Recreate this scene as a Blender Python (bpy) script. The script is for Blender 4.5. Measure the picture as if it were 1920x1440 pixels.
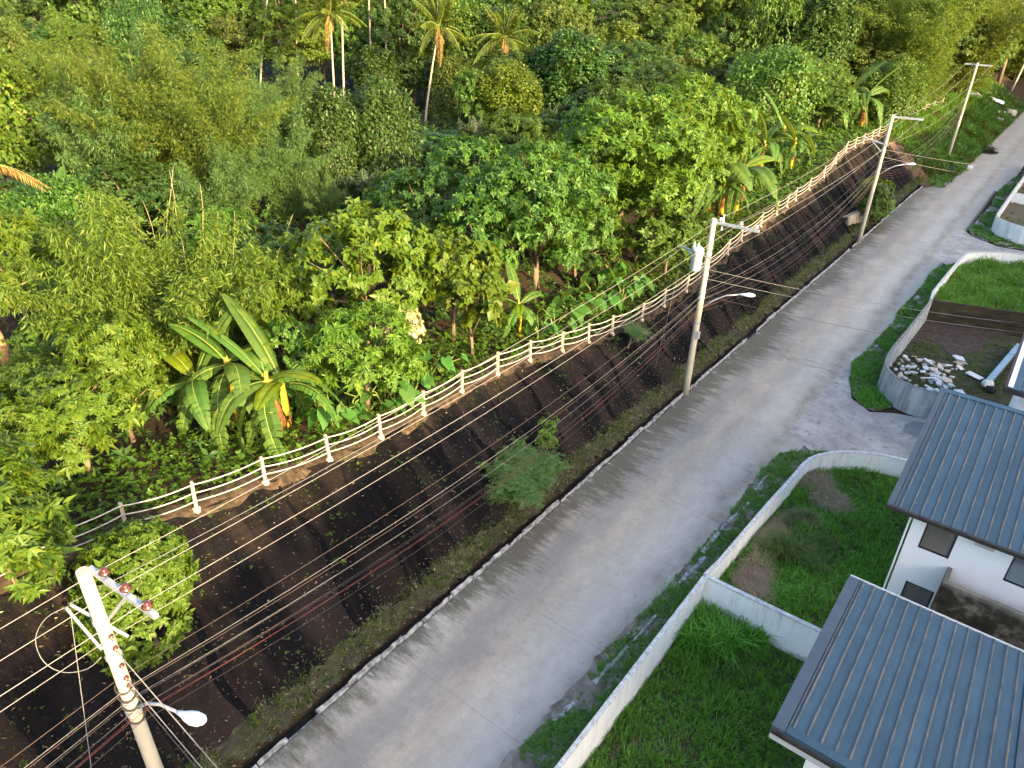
import bpy, bmesh, math, random
import numpy as np
from mathutils import Vector, Matrix, Euler

S = bpy.context.scene
for _o in list(bpy.data.objects):
    bpy.data.objects.remove(_o)

# ------------------------------------------------------------------ camera
cam = bpy.data.cameras.new('camera')
cam.sensor_width = 36.0
cam.lens = 36.0 * 1335.0 / 1920.0
cam.clip_start = .1
cam.clip_end = 3000.0
cob = bpy.data.objects.new('camera', cam)
S.collection.objects.link(cob)
cob.matrix_world = Matrix(((0.79086439, -0.31767795, 0.52308149, 0.0),
                           (0.61152201, 0.37674294, -0.69577697, 0.0),
                           (0.02396575, 0.87014107, 0.49221963, 20.0),
                           (0, 0, 0, 1)))
S.camera = cob

# ------------------------------------------------------------------ light
SUN_EL = math.radians(17.0)
SUN_H = Vector((.98, -.2, 0)).normalized()
SUN = Vector((SUN_H.x * math.cos(SUN_EL), SUN_H.y * math.cos(SUN_EL), math.sin(SUN_EL)))
W = bpy.data.worlds.new('World')
S.world = W
W.use_nodes = True
_wn = W.node_tree.nodes
_bg = _wn['Background']
_sky = _wn.new('ShaderNodeTexSky')
_sky.sky_type = 'NISHITA'
_sky.sun_disc = False
_sky.sun_elevation = SUN_EL
_sky.sun_rotation = math.atan2(SUN_H.x, SUN_H.y)
_sky.air_density = 1.0
_sky.dust_density = 4.0
_sky.ozone_density = .6
W.node_tree.links.new(_sky.outputs[0], _bg.inputs['Color'])
_bg.inputs['Strength'].default_value = 0.15
sl = bpy.data.lights.new('sun', 'SUN')
sl.energy = 3.9
sl.angle = math.radians(.6)
sl.color = (1.0, .73, .36)
so = bpy.data.objects.new('sun', sl)
S.collection.objects.link(so)
so.rotation_euler = SUN.to_track_quat('Z', 'Y').to_euler()
so.location = (60, 10, 60)
S.view_settings.view_transform = 'Standard'
S.view_settings.look = 'None'
S.view_settings.gamma = 1.0
S.view_settings.use_curve_mapping = False
S.view_settings.exposure = 2.38

R = random.Random(11)
RN = np.random.default_rng(5)

# ------------------------------------------------------------------ helpers
def link(o, parent=None):
    S.collection.objects.link(o)
    if parent is not None:
        o.parent = parent
    return o

def tag(o, label=None, cat=None, group=None, kind=None):
    if label: o['label'] = label
    if cat: o['category'] = cat
    if group: o['group'] = group
    if kind: o['kind'] = kind
    return o

def empty(name, loc=(0, 0, 0), rz=0.0, label=None, cat=None, group=None, scale=None):
    o = bpy.data.objects.new(name, None)
    o.empty_display_size = .2
    o.location = loc
    o.rotation_euler = (0, 0, rz)
    if scale: o.scale = scale
    link(o)
    return tag(o, label, cat, group)

class MB:
    """collects shapes into one mesh"""
    def __init__(s):
        s.v = []; s.f = []; s.m = []; s.mi = 0
    def add(s, vs, fs):
        b = len(s.v)
        s.v += [tuple(v) for v in vs]
        for f in fs:
            s.f.append(tuple(i + b for i in f)); s.m.append(s.mi)
    def box(s, c, d, rot=None):
        x, y, z = d[0] / 2, d[1] / 2, d[2] / 2
        vs = [Vector((i, j, k)) for i in (-x, x) for j in (-y, y) for k in (-z, z)]
        if rot is not None:
            vs = [rot @ v for v in vs]
        vs = [v + Vector(c) for v in vs]
        s.add(vs, [(0, 1, 3, 2), (4, 6, 7, 5), (0, 4, 5, 1), (2, 3, 7, 6), (0, 2, 6, 4), (1, 5, 7, 3)])
    def tube(s, pts, rad, n=6, cap=True):
        pts = [Vector(p) for p in pts]
        if not isinstance(rad, (list, tuple)):
            rad = [rad] * len(pts)
        vs = []; fs = []
        up = Vector((0, 0, 1))
        for i, p in enumerate(pts):
            a = pts[max(0, i - 1)]; b = pts[min(len(pts) - 1, i + 1)]
            t = (b - a).normalized()
            u = t.cross(up)
            if u.length < .05: u = t.cross(Vector((0, 1, 0)))
            u.normalize(); w = t.cross(u).normalized()
            for k in range(n):
                an = 2 * math.pi * k / n
                vs.append(p + (u * math.cos(an) + w * math.sin(an)) * rad[i])
        for i in range(len(pts) - 1):
            for k in range(n):
                k2 = (k + 1) % n
                fs.append((i * n + k, i * n + k2, (i + 1) * n + k2, (i + 1) * n + k))
        if cap:
            fs.append(tuple(range(n - 1, -1, -1)))
            fs.append(tuple(range((len(pts) - 1) * n, len(pts) * n)))
        s.add(vs, fs)
    def lathe(s, prof, n=12, o=(0, 0, 0), ax=None):
        vs = []; fs = []
        q = Vector(ax).to_track_quat('Z', 'Y') if ax is not None else None
        for r, z in prof:
            for k in range(n):
                a = 2 * math.pi * k / n
                v = Vector((r * math.cos(a), r * math.sin(a), z))
                if q: v = q @ v
                vs.append(v + Vector(o))
        for i in range(len(prof) - 1):
            for k in range(n):
                k2 = (k + 1) % n
                fs.append((i * n + k, i * n + k2, (i + 1) * n + k2, (i + 1) * n + k))
        fs.append(tuple(range(n - 1, -1, -1)))
        fs.append(tuple(range((len(prof) - 1) * n, len(prof) * n)))
        s.add(vs, fs)
    def mesh(s, name, mats, smooth=False):
        me = bpy.data.meshes.new(name)
        me.from_pydata(s.v, [], s.f)
        if not isinstance(mats, (list, tuple)): mats = [mats]
        for m in mats: me.materials.append(m)
        if len(mats) > 1:
            me.polygons.foreach_set('material_index', s.m)
        if smooth:
            me.polygons.foreach_set('use_smooth', [True] * len(me.polygons))
        me.update()
        return me
    def obj(s, name, mats, parent=None, smooth=False, loc=None):
        o = bpy.data.objects.new(name, s.mesh(name, mats, smooth))
        if loc is not None: o.location = loc
        return link(o, parent)

def np_mesh(name, V, F, mats, mi=None, smooth=False):
    """fast mesh from numpy arrays; F is (n,3) or (n,4)"""
    me = bpy.data.meshes.new(name)
    V = np.asarray(V, np.float32); F = np.asarray(F, np.int32)
    n, k = F.shape
    me.vertices.add(len(V)); me.vertices.foreach_set('co', V.ravel())
    me.loops.add(n * k); me.loops.foreach_set('vertex_index', F.ravel())
    me.polygons.add(n)
    me.polygons.foreach_set('loop_start', np.arange(0, n * k, k, dtype=np.int32))
    me.polygons.foreach_set('loop_total', np.full(n, k, np.int32))
    for m in (mats if isinstance(mats, (list, tuple)) else [mats]): me.materials.append(m)
    if mi is not None: me.polygons.foreach_set('material_index', np.asarray(mi, np.int32))
    if smooth: me.polygons.foreach_set('use_smooth', np.ones(n, bool))
    me.update(); me.validate()
    return me

def mobj(name, me, parent=None, loc=None, rot=None, scale=None, mat=None):
    o = bpy.data.objects.new(name, me)
    if loc is not None: o.location = loc
    if rot is not None: o.rotation_euler = rot
    if scale is not None: o.scale = scale
    link(o, parent)
    if mat is not None:
        o.material_slots[0].link = 'OBJECT'
        o.material_slots[0].material = mat
    return o

# ------------------------------------------------------------------ materials
class NT:
    def __init__(s, name):
        s.m = bpy.data.materials.new(name); s.m.use_nodes = True
        s.t = s.m.node_tree; s.n = s.t.nodes; s.l = s.t.links
        s.p = s.n['Principled BSDF']; s.out = s.n['Material Output']
        s.tc = s.n.new('ShaderNodeTexCoord')
    def link(s, a, b): s.l.new(a, b)
    def coord(s, scale=(1, 1, 1), which='Object', rot=(0, 0, 0)):
        mp = s.n.new('ShaderNodeMapping'); mp.inputs['Scale'].default_value = scale
        mp.inputs['Rotation'].default_value = rot
        s.link(s.tc.outputs[which], mp.inputs['Vector']); return mp.outputs[0]
    def noise(s, scale=5, detail=4, rough=.55, vec=None, dist=0.0):
        n = s.n.new('ShaderNodeTexNoise'); n.inputs['Scale'].default_value = scale
        n.inputs['Detail'].default_value = detail; n.inputs['Roughness'].default_value = rough
        n.inputs['Distortion'].default_value = dist
        s.link(vec if vec is not None else s.tc.outputs['Object'], n.inputs['Vector']); return n.outputs[0]
    def ramp(s, fac, stops):
        r = s.n.new('ShaderNodeValToRGB'); e = r.color_ramp.elements
        while len(e) < len(stops): e.new(.5)
        for i, (p, c) in enumerate(stops):
            e[i].position = p; e[i].color = (*c, 1) if len(c) == 3 else c
        s.link(fac, r.inputs[0]); return r.outputs[0]
    def val(s, fac, a, b, lo=0.0, hi=1.0):
        r = s.n.new('ShaderNodeMapRange'); r.inputs[1].default_value = a; r.inputs[2].default_value = b
        r.inputs[3].default_value = lo; r.inputs[4].default_value = hi
        s.link(fac, r.inputs[0]); return r.outputs[0]
    def mix(s, fac, a, b, mode='MIX'):
        x = s.n.new('ShaderNodeMix'); x.data_type = 'RGBA'; x.blend_type = mode
        if isinstance(fac, (int, float)): x.inputs[0].default_value = fac
        else: s.link(fac, x.inputs[0])
        for v, i in ((a, 6), (b, 7)):
            if isinstance(v, tuple): x.inputs[i].default_value = (*v, 1)
            else: s.link(v, x.inputs[i])
        return x.outputs[2]
    def math(s, op, a, b=None):
        x = s.n.new('ShaderNodeMath'); x.operation = op
        for v, i in ((a, 0), (b, 1)):
            if v is None: continue
            if isinstance(v, (int, float)): x.inputs[i].default_value = v
            else: s.link(v, x.inputs[i])
        return x.outputs[0]
    def sep(s, vec):
        x = s.n.new('ShaderNodeSeparateXYZ'); s.link(vec, x.inputs[0]); return x.outputs
    def bump(s, h, dist=.02, strength=.6):
        b = s.n.new('ShaderNodeBump'); b.inputs['Distance'].default_value = dist
        b.inputs['Strength'].default_value = strength
        s.link(h, b.inputs['Height']); s.link(b.outputs[0], s.p.inputs['Normal'])
    def col(s, c):
        if isinstance(c, tuple): s.p.inputs['Base Color'].default_value = (*c, 1)
        else: s.link(c, s.p.inputs['Base Color'])
    def rough(s, r, spec=.3):
        if isinstance(r, (int, float)): s.p.inputs['Roughness'].default_value = r
        else: s.link(r, s.p.inputs['Roughness'])
        s.p.inputs['Specular IOR Level'].default_value = spec
    def objrand(s):
        o = s.n.new('ShaderNodeObjectInfo'); return o.outputs['Random']
    def island(s):
        g = s.n.new('ShaderNodeNewGeometry'); return g.outputs['Random Per Island']

def simple(name, stops, scale=6, rough=.8, bump=.0, detail=5, spec=.25, vec=(1, 1, 1), metal=0):
    n = NT(name)
    f = n.noise(scale, detail, vec=n.coord(vec))
    n.col(n.ramp(f, stops)); n.rough(rough, spec)
    if bump: n.bump(f, bump, .7)
    n.p.inputs['Metallic'].default_value = metal
    return n.m

def leaf_mat(name, dark, mid, tip, trans=.4, rough=.45, tipfrac=.8, spec=.3):
    """leaf colours differ leaf by leaf and plant by plant"""
    n = NT(name)
    r = n.island(); o = n.objrand()
    c = n.ramp(r, [(0, dark), (.5, mid), (tipfrac, mid), (1, tip)])
    h = n.n.new('ShaderNodeHueSaturation')
    n.link(n.val(o, 0, 1, .485, .512), h.inputs['Hue'])
    n.link(n.val(o, 0, 1, .85, 1.12), h.inputs['Value'])
    n.link(c, h.inputs['Color'])
    n.link(h.outputs[0], n.p.inputs['Base Color'])
    n.rough(rough, spec)
    tr = n.n.new('ShaderNodeBsdfTranslucent')
    tc = n.mix(.5, h.outputs[0], (.3, .34, .02), 'MIX')
    n.link(tc, tr.inputs['Color'])
    mx = n.n.new('ShaderNodeMixShader'); mx.inputs[0].default_value = trans
    n.link(n.p.outputs[0], mx.inputs[1]); n.link(tr.outputs[0], mx.inputs[2])
    n.link(mx.outputs[0], n.out.inputs['Surface'])
    return n.m

LEAF = {
 'yellow': leaf_mat('leaf_yellow_green', (.055, .12, .013), (.09, .16, .015), (.15, .19, .018), .4),
 'bright': leaf_mat('leaf_bright_green', (.05, .12, .012), (.085, .175, .016), (.14, .22, .025), .4),
 'mid': leaf_mat('leaf_mid_green', (.034, .085, .014), (.06, .13, .018), (.11, .17, .024), .35),
 'deep': leaf_mat('leaf_deep_green', (.02, .055, .013), (.038, .085, .017), (.07, .115, .02), .3),
 'olive': leaf_mat('leaf_olive', (.036, .07, .014), (.066, .105, .018), (.14, .145, .026), .35, tipfrac=.75),
 'vine': leaf_mat('leaf_vine', (.045, .095, .012), (.085, .14, .015), (.15, .18, .018), .4),
 'bamboo': leaf_mat('leaf_bamboo', (.036, .088, .024), (.062, .122, .03), (.11, .145, .034), .4),
 'bamboo_bright': leaf_mat('leaf_bamboo_bright', (.055, .12, .015), (.09, .165, .018), (.15, .19, .022), .45),
 'bamboo_gold': leaf_mat('leaf_bamboo_gold', (.046, .096, .014), (.085, .14, .018), (.16, .175, .024), .45),
 'fern': leaf_mat('leaf_fern_green', (.06, .14, .04), (.1, .19, .055), (.14, .23, .07), .35),
 'cream': leaf_mat('leaf_with_cream_bloom', (.06, .1, .02), (.4, .38, .2), (.6, .58, .4), .2),
 'cover': leaf_mat('ground_creeper', (.04, .1, .012), (.07, .155, .016), (.12, .2, .025), .35),
 'verge': leaf_mat('verge_weeds', (.05, .16, .02), (.085, .225, .03), (.13, .27, .04), .3),
 'grass': leaf_mat('lawn_grass', (.065, .22, .018), (.1, .29, .024), (.17, .35, .04), .35),
 'grass_dull': leaf_mat('dull_grass', (.05, .095, .022), (.08, .13, .03), (.12, .14, .05), .3),
 'straw': leaf_mat('dry_straw', (.2, .15, .1), (.36, .28, .19), (.46, .37, .26), .2),
 'palm': leaf_mat('palm_frond', (.06, .11, .015), (.1, .145, .018), (.19, .19, .026), .35),
 'palm_dark': leaf_mat('dark_palm_frond', (.022, .045, .026), (.042, .072, .042), (.075, .11, .06), .2, rough=.35),
 'drypalm': leaf_mat('dead_palm_frond', (.22, .11, .035), (.34, .19, .07), (.45, .28, .12), .3),
 'banana': leaf_mat('banana_leaf', (.05, .12, .024), (.07, .15, .028), (.1, .175, .03), .4, rough=.5, spec=.2),
 'banana_young': leaf_mat('young_banana_leaf', (.11, .19, .012), (.14, .22, .014), (.17, .25, .016), .5, rough=.35),  # yellower green for the youngest leaf of each plant
 'banana_dry': leaf_mat('dead_banana_leaf', (.12, .055, .02), (.22, .1, .032), (.32, .17, .05), .3, rough=.85),
 'taro': leaf_mat('elephant_ear_leaf', (.035, .12, .024), (.055, .16, .03), (.08, .2, .036), .4, rough=.55, spec=.2),
}
M = {}
M['bark'] = simple('bark', [(.3, (.09, .065, .045)), (.7, (.2, .15, .1))], 14, .9, .02, vec=(1, 1, .25))
M['pale_bark'] = simple('pale_bark', [(.3, (.17, .14, .11)), (.7, (.31, .26, .2))], 10, .85, .01, vec=(1, 1, 2.5))
M['orange_bark'] = simple('orange_bark', [(.3, (.3, .13, .06)), (.7, (.45, .25, .12))], 8, .85, .01)
M['green_culm'] = simple('green_bamboo_culm', [(.3, (.09, .11, .03)), (.7, (.17, .18, .06))], 8, .5)
M['culm'] = simple('bamboo_culm', [(.3, (.17, .15, .06)), (.7, (.3, .26, .11))], 8, .5)
M['stem'] = simple('banana_stem', [(.3, (.22, .2, .025)), (.55, (.4, .3, .03)), (.75, (.16, .09, .03))], 6, .5, vec=(1, 1, .3))
M['petiole'] = simple('petiole', [(.3, (.13, .18, .04)), (.7, (.21, .25, .07))], 6, .5)

def m_ground():
    n = NT('jungle_soil')
    f = n.noise(.5, 8, .65); g = n.noise(7, 6, .7)
    c = n.mix(g, n.ramp(f, [(.35, (.022, .018, .012)), (.6, (.05, .036, .022)), (.75, (.03, .04, .012))]), (.018, .014, .01), 'MULTIPLY')
    c = n.mix(.5, c, n.ramp(g, [(.3, (.02, .018, .012)), (.7, (.075, .055, .035))]))
    n.col(c); n.rough(.95, .1); n.bump(g, .05, .8)
    return n.m
M['soil'] = m_ground()

def m_road():
    n = NT('weathered_concrete_road')
    w = n.n.new('ShaderNodeNewGeometry').outputs['Position']
    xyz = n.sep(w)
    def nz(scale, vec, detail=6, rough=.6):
        mp = n.n.new('ShaderNodeMapping'); mp.inputs['Scale'].default_value = vec
        n.link(w, mp.inputs['Vector']); return n.noise(scale, detail, rough, mp.outputs[0])
    base = n.ramp(nz(1.0, (.9, .35, 1), 8, .65), [(.3, (.21, .19, .166)), (.5, (.283, .257, .226)), (.7, (.365, .332, .288))])
    fine = nz(34, (1, 1, 1), 5, .85)
    base = n.mix(.8, base, n.ramp(fine, [(.3, (.6, .6, .6)), (.7, (1.35, 1.35, 1.35))]), 'MULTIPLY')
    mot = nz(3.5, (1, 1, 1), 8, .8)
    base = n.mix(.6, base, n.ramp(mot, [(.35, (.75, .75, .74)), (.65, (1.2, 1.2, 1.2))]), 'MULTIPLY')
    # pale dusty strip along the outer wheel track, brownish dust along the middle
    wob = n.math('MULTIPLY', n.math('SUBTRACT', nz(.35, (.2, 1, 1), 3), .5), 1.3)
    xw = n.math('ADD', xyz[0], wob)
    def band(c, hw, soft):
        d = n.math('ABSOLUTE', n.math('SUBTRACT', xw, c)); return n.val(d, hw, hw + soft, 1, 0)
    pn = n.val(nz(2.2, (1, .5, 1), 7, .7), .35, .65)
    broom = nz(30, (.06, 1, 1), 3, .6)
    base = n.mix(n.math('MULTIPLY', n.val(xw, -10.6, -8.6), .5), base, (.35, .335, .315))
    base = n.mix(.45, base, n.ramp(broom, [(.3, (.8, .8, .8)), (.7, (1.15, 1.15, 1.15))]), 'MULTIPLY')
    base = n.mix(n.math('MULTIPLY', n.math('MULTIPLY', band(-8.45, .1, .75), pn), .55), base, (.42, .405, .39))
    base = n.mix(n.math('MULTIPLY', n.math('MULTIPLY', band(-10.15, .05, .4), n.val(nz(1.5, (1, .25, 1), 6, .7), .3, .7)), .55), base, (.37, .3, .24))
    base = n.mix(n.math('MULTIPLY', band(-11.3, .25, .6), .5), base, (.16, .158, .165))
    base = n.mix(n.math('MULTIPLY', n.math('MULTIPLY', n.val(xw, -11.9, -12.6), n.val(nz(4, (.25, 1, 1), 7, .75), .4, .6)), .7), base, (.36, .355, .34))
    base = n.mix(n.math('MULTIPLY', n.math('MULTIPLY', band(-7.35, .1, .45), n.val(nz(1.1, (1, .6, 1), 5, .7), .35, .65)), .6), base, (.12, .1, .075))
    # moss and mud washed across from the drain: short fingers reaching into the road
    fing = nz(1.9, (.3, 1, 1), 8, .75)
    fine2 = nz(6, (.2, 1, 1), 6, .8)
    fsum = n.math('ADD', n.math('MULTIPLY', fing, .65), n.math('MULTIPLY', fine2, .35))
    lowf = nz(.16, (.3, 1, 1), 3, .6)
    reach = n.math('ADD', n.val(xyz[0], -13.0, -10.8, .28, .64), n.math('MULTIPLY', n.math('SUBTRACT', .5, lowf), .5))
    yfac = n.val(xyz[1], 8, 21, .13, 0.0)
    stain = n.val(n.math('SUBTRACT', fsum, n.math('ADD', reach, yfac)), -.05, .11, 0, .92)
    base = n.mix(stain, base, n.ramp(fine2, [(.3, (.05, .047, .038)), (.7, (.105, .098, .075))]))
    pale = n.val(n.math('SUBTRACT', nz(3.4, (.13, 1, 1), 4, .6), n.val(xyz[0], -13, -10.6, .0, .5)), .56, .66, 0, .55)
    base = n.mix(pale, base, (.42, .42, .4))
    # far end: sandy
    far = n.math('MULTIPLY', n.val(xyz[1], 70, 125), n.val(nz(.5, (1, .5, 1), 5), .35, .6))
    base = n.mix(n.math('MULTIPLY', far, .6), base, (.32, .27, .22))
    r = n.objrand()
    hv = n.n.new('ShaderNodeHueSaturation'); n.link(n.val(r, 0, 1, .97, 1.03), hv.inputs['Value']); n.link(base, hv.inputs['Color'])
    n.col(hv.outputs[0]); n.rough(.78, .3); n.bump(n.noise(60, 3, .6), .004, .5)
    return n.m
M['road'] = m_road()

def m_side():
    n = NT('side_street_concrete')
    f = n.noise(.7, 8, .65); g = n.noise(20, 4, .7); k = n.noise(2.3, 6, .7)
    c = n.ramp(f, [(.3, (.2, .195, .195)), (.5, (.3, .29, .28)), (.7, (.4, .385, .37))])
    c = n.mix(n.val(k, .52, .68), c, (.17, .16, .15))
    c = n.mix(.5, c, n.ramp(g, [(.25, (.7, .7, .7)), (.75, (1.2, 1.2, 1.2))]), 'MULTIPLY')
    n.col(c); n.rough(.85, .25); n.bump(g, .006, .5)
    return n.m
M['side'] = m_side()
M['dust'] = simple('verge_soil', [(.3, (.07, .062, .05)), (.5, (.15, .135, .112)), (.7, (.26, .245, .22))], 2.2, .95, .02, 8)
M['kerb'] = simple('broken_concrete_kerb', [(.32, (.07, .07, .07)), (.5, (.25, .25, .255)), (.72, (.46, .46, .47))], 5, .9, .015, 8)
M['drain'] = simple('drain_mud', [(.35, (.012, .011, .01)), (.7, (.035, .03, .022))], 4, .8, .02)
M['berm'] = simple('mossy_berm', [(.3, (.014, .013, .009)), (.48, (.035, .031, .02)), (.6, (.036, .043, .018)), (.74, (.1, .088, .065))], 3.2, .95, .05, 9)
M['earth'] = simple('raw_brown_earth', [(.3, (.05, .03, .02)), (.7, (.14, .085, .055))], 3, .95, .04, 8)
M['litter'] = simple('leaf_litter_earth', [(.3, (.022, .016, .01)), (.52, (.05, .034, .021)), (.72, (.105, .07, .045))], 5, .95, .03, 8)

def m_net():
    n = NT('black_erosion_netting')
    v = n.coord((.3, 1.5, .3))
    st = n.noise(.42, 5, .5, v, .5)
    sp = n.noise(9, 5, .75)
    b = n.noise(.35, 4, .6)
    c = n.ramp(st, [(.38, (.0035, .0035, .005)), (.47, (.0075, .0068, .0075)), (.55, (.0185, .0142, .013)), (.7, (.029, .021, .018))])
    c = n.mix(n.math('MULTIPLY', n.val(b, .5, .7), .45), c, (.009, .0095, .0125))
    c = n.mix(n.math('MULTIPLY', n.val(sp, .56, .72), .5), c, (.042, .034, .027))
    sg = n.noise(38, 3, .8)
    c = n.mix(n.math('MULTIPLY', n.val(sg, .66, .76), .4), c, (.07, .06, .05))
    hv = n.n.new('ShaderNodeHueSaturation'); n.link(n.val(n.objrand(), 0, 1, .75, 1.3), hv.inputs['Value']); n.link(c, hv.inputs['Color'])
    n.col(hv.outputs[0]); n.rough(.95, .06); n.bump(n.math('ADD', n.math('MULTIPLY', n.noise(3.5, 9, .75), 1.2), st), .16, .9)
    return n.m
M['net'] = m_net()
M['seam'] = simple('netting_overlap', [(.3, (.0035, .0035, .0045)), (.7, (.007, .007, .0085))], 5, .98, .02, vec=(.3, 1.2, .3), spec=.02)

def m_wall():
    n = NT('stained_white_wall')
    w = n.coord((1, 1, .12)); xyz = n.sep(n.tc.outputs['Object'])
    s = n.noise(3.2, 6, .7, w); g = n.noise(1.2, 5, .6); k = n.noise(16, 5, .7)
    c = n.ramp(g, [(.3, (.68, .7, .71)), (.7, (.82, .82, .81))])
    c = n.mix(n.math('MULTIPLY', n.val(s, .54, .7), .5), c, (.38, .33, .27))
    dr = n.noise(9, 5, .7, n.coord((1, 1, .05)))
    c = n.mix(n.math('MULTIPLY', n.math('MULTIPLY', n.val(dr, .56, .68), n.val(xyz[2], .5, 1.6)), .55), c, (.2, .2, .2))
    c = n.mix(n.math('MULTIPLY', n.val(k, .6, .75), .35), c, (.3, .3, .3))
    top = n.math('MULTIPLY', n.val(xyz[2], 1.52, 1.6), n.val(n.noise(7, 8, .8), .36, .62, .2, .85))
    c = n.mix(top, c, (.2, .2, .21))
    low = n.math('MULTIPLY', n.val(xyz[2], .35, .0), n.val(n.noise(2, 5, .7), .35, .65))
    c = n.mix(n.math('MULTIPLY', low, .7), c, (.25, .26, .2))
    n.col(c); n.rough(.85, .25); n.bump(k, .006, .5)
    return n.m
M['wall'] = m_wall()
def m_greywall():
    n = NT('streaked_grey_wall')
    w = n.coord((1, 1, .1)); s = n.noise(2.6, 7, .75, w); g = n.noise(.9, 5, .6)
    c = n.ramp(g, [(.3, (.3, .34, .37)), (.7, (.48, .5, .52))])
    c = n.mix(n.math('MULTIPLY', n.val(s, .46, .66), .85), c, (.11, .115, .12))
    top = n.val(n.sep(n.tc.outputs['Object'])[2], 1.52, 1.6)
    c = n.mix(n.math('MULTIPLY', top, .7), c, (.12, .11, .1))
    n.col(c); n.rough(.88, .25); n.bump(s, .008, .5)
    return n.m
M['greywall'] = m_greywall()
M['mosswall'] = simple('mossy_raw_block_wall', [(.3, (.022, .02, .014)), (.55, (.05, .042, .024)), (.75, (.085, .075, .045))], 1.6, .95, .02, 8, vec=(.6, .6, 2))
M['house_white'] = simple('white_house_paint', [(.3, (.8, .81, .82)), (.7, (.86, .86, .86))], 1.2, .7, .002)
def m_firewall():
    n = NT('mould_stained_concrete')
    z = n.sep(n.tc.outputs['Object'])[2]
    g = n.noise(1.3, 6, .65); k = n.noise(8, 5, .7)
    c = n.ramp(g, [(.35, (.022, .019, .015)), (.5, (.045, .037, .027)), (.66, (.2, .175, .145))])
    c = n.mix(n.math('MULTIPLY', n.val(z, 2.9, 3.2), .6), c, (.33, .31, .29))
    c = n.mix(.4, c, n.ramp(k, [(.3, (.7, .7, .7)), (.7, (1.2, 1.2, 1.2))]), 'MULTIPLY')
    n.col(c); n.rough(.9, .2); n.bump(k, .006, .5)
    return n.m
M['firewall'] = m_firewall()
def m_roof():
    n = NT('blue_grey_roof_paint')
    g = n.noise(.9, 6, .6); st = n.noise(2.2, 5, .6, n.coord((3, .15, 1)))
    k = n.noise(11, 6, .75)
    c = n.ramp(g, [(.3, (.028, .06, .092)), (.7, (.042, .082, .118))])
    c = n.mix(n.math('MULTIPLY', n.val(st, .5, .75), .4), c, (.065, .1, .13))
    c = n.mix(n.math('MULTIPLY', n.val(k, .62, .7), n.val(n.noise(.9, 3), .5, .62)), c, (.27, .16, .1))
    dk = n.noise(1.6, 7, .75, n.coord((1.5, .3, 1)))
    c = n.mix(n.math('MULTIPLY', n.val(dk, .54, .7), .45), c, (.02, .034, .046))
    hv = n.n.new('ShaderNodeHueSaturation'); n.link(n.val(n.objrand(), 0, 1, .86, 1.14), hv.inputs['Value']); n.link(c, hv.inputs['Color'])
    n.col(hv.outputs[0]); n.rough(n.val(dk, .3, .7, .35, .65), .4)
    return n.m
M['roof'] = m_roof()
M['flash'] = simple('roof_flashing_paint', [(.3, (.042, .058, .08)), (.7, (.06, .08, .104))], 1.5, .5, 0, spec=.4)
M['rib'] = simple('worn_roof_rib', [(.3, (.06, .08, .1)), (.48, (.1, .108, .115)), (.6, (.15, .135, .122)), (.74, (.17, .1, .065))], 3.2, .6, 0, 7, vec=(1, .5, 1))
M['gutter'] = simple('dark_gutter', [(.3, (.015, .015, .016)), (.7, (.045, .04, .036))], 4, .6)
M['fascia'] = simple('grey_fascia', [(.3, (.36, .36, .37)), (.7, (.46, .46, .46))], 2, .7)
M['maroon'] = simple('maroon_fascia', [(.3, (.09, .03, .035)), (.7, (.13, .05, .05))], 3, .7)
M['frame'] = simple('dark_window_frame', [(.3, (.02, .022, .03)), (.7, (.035, .038, .05))], 5, .5)
M['slat'] = simple('brown_louvre', [(.3, (.1, .088, .075)), (.7, (.16, .142, .122))], 5, .6)
M['glass'] = simple('dim_window_glass', [(.3, (.1, .115, .12)), (.7, (.16, .18, .185))], 2, .12, spec=.6)
M['room_shade'] = simple('painted_interior_shade', [(.3, (.012, .012, .014)), (.7, (.02, .02, .022))], 3, .9)
M['post'] = simple('fence_post_concrete', [(.3, (.26, .22, .16)), (.55, (.38, .33, .25)), (.75, (.44, .39, .3))], 7, .85, .004)
M['rail'] = simple('white_fence_rail', [(.3, (.33, .29, .25)), (.6, (.47, .43, .385)), (.75, (.52, .48, .44))], 4, .7)
def m_pole():
    n = NT('utility_pole_concrete')
    g = n.noise(2.2, 6, .65, n.coord((1, 1, .35))); k = n.noise(5, 6, .75, n.coord((1, 1, .2)))
    c = n.ramp(g, [(.3, (.33, .3, .23)), (.7, (.46, .42, .335))])
    c = n.mix(n.math('MULTIPLY', n.val(k, .6, .72), .55), c, (.3, .22, .13))
    n.col(c); n.rough(.85, .25); n.bump(k, .004, .5)
    return n.m
M['pole'] = m_pole()
M['steel'] = simple('galvanised_steel', [(.3, (.2, .23, .27)), (.7, (.3, .335, .38))], 6, .45, spec=.5)
M['porcelain'] = simple('red_brown_porcelain', [(.3, (.06, .018, .015)), (.7, (.095, .028, .023))], 5, .2, spec=.6)
M['porcelain_light'] = simple('grey_porcelain', [(.3, (.45, .45, .45)), (.7, (.6, .6, .6))], 5, .3, spec=.5)
M['tank'] = simple('pale_grey_tank_paint', [(.3, (.36, .41, .45)), (.7, (.46, .51, .54))], 3, .45, spec=.4)
M['lamp'] = simple('white_lamp_housing', [(.3, (.72, .77, .79)), (.7, (.8, .83, .84))], 3, .4, spec=.4)
M['wire_bright'] = simple('aluminium_conductor', [(.3, (.2, .18, .17)), (.7, (.29, .265, .25))], 8, .4, spec=.5)
M['wire_dark'] = simple('black_cable', [(.3, (.03, .026, .026)), (.7, (.055, .046, .045))], 8, .5)
M['wire_brown'] = simple('weathered_brown_cable', [(.3, (.06, .044, .04)), (.7, (.1, .075, .068))], 8, .5)
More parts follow.
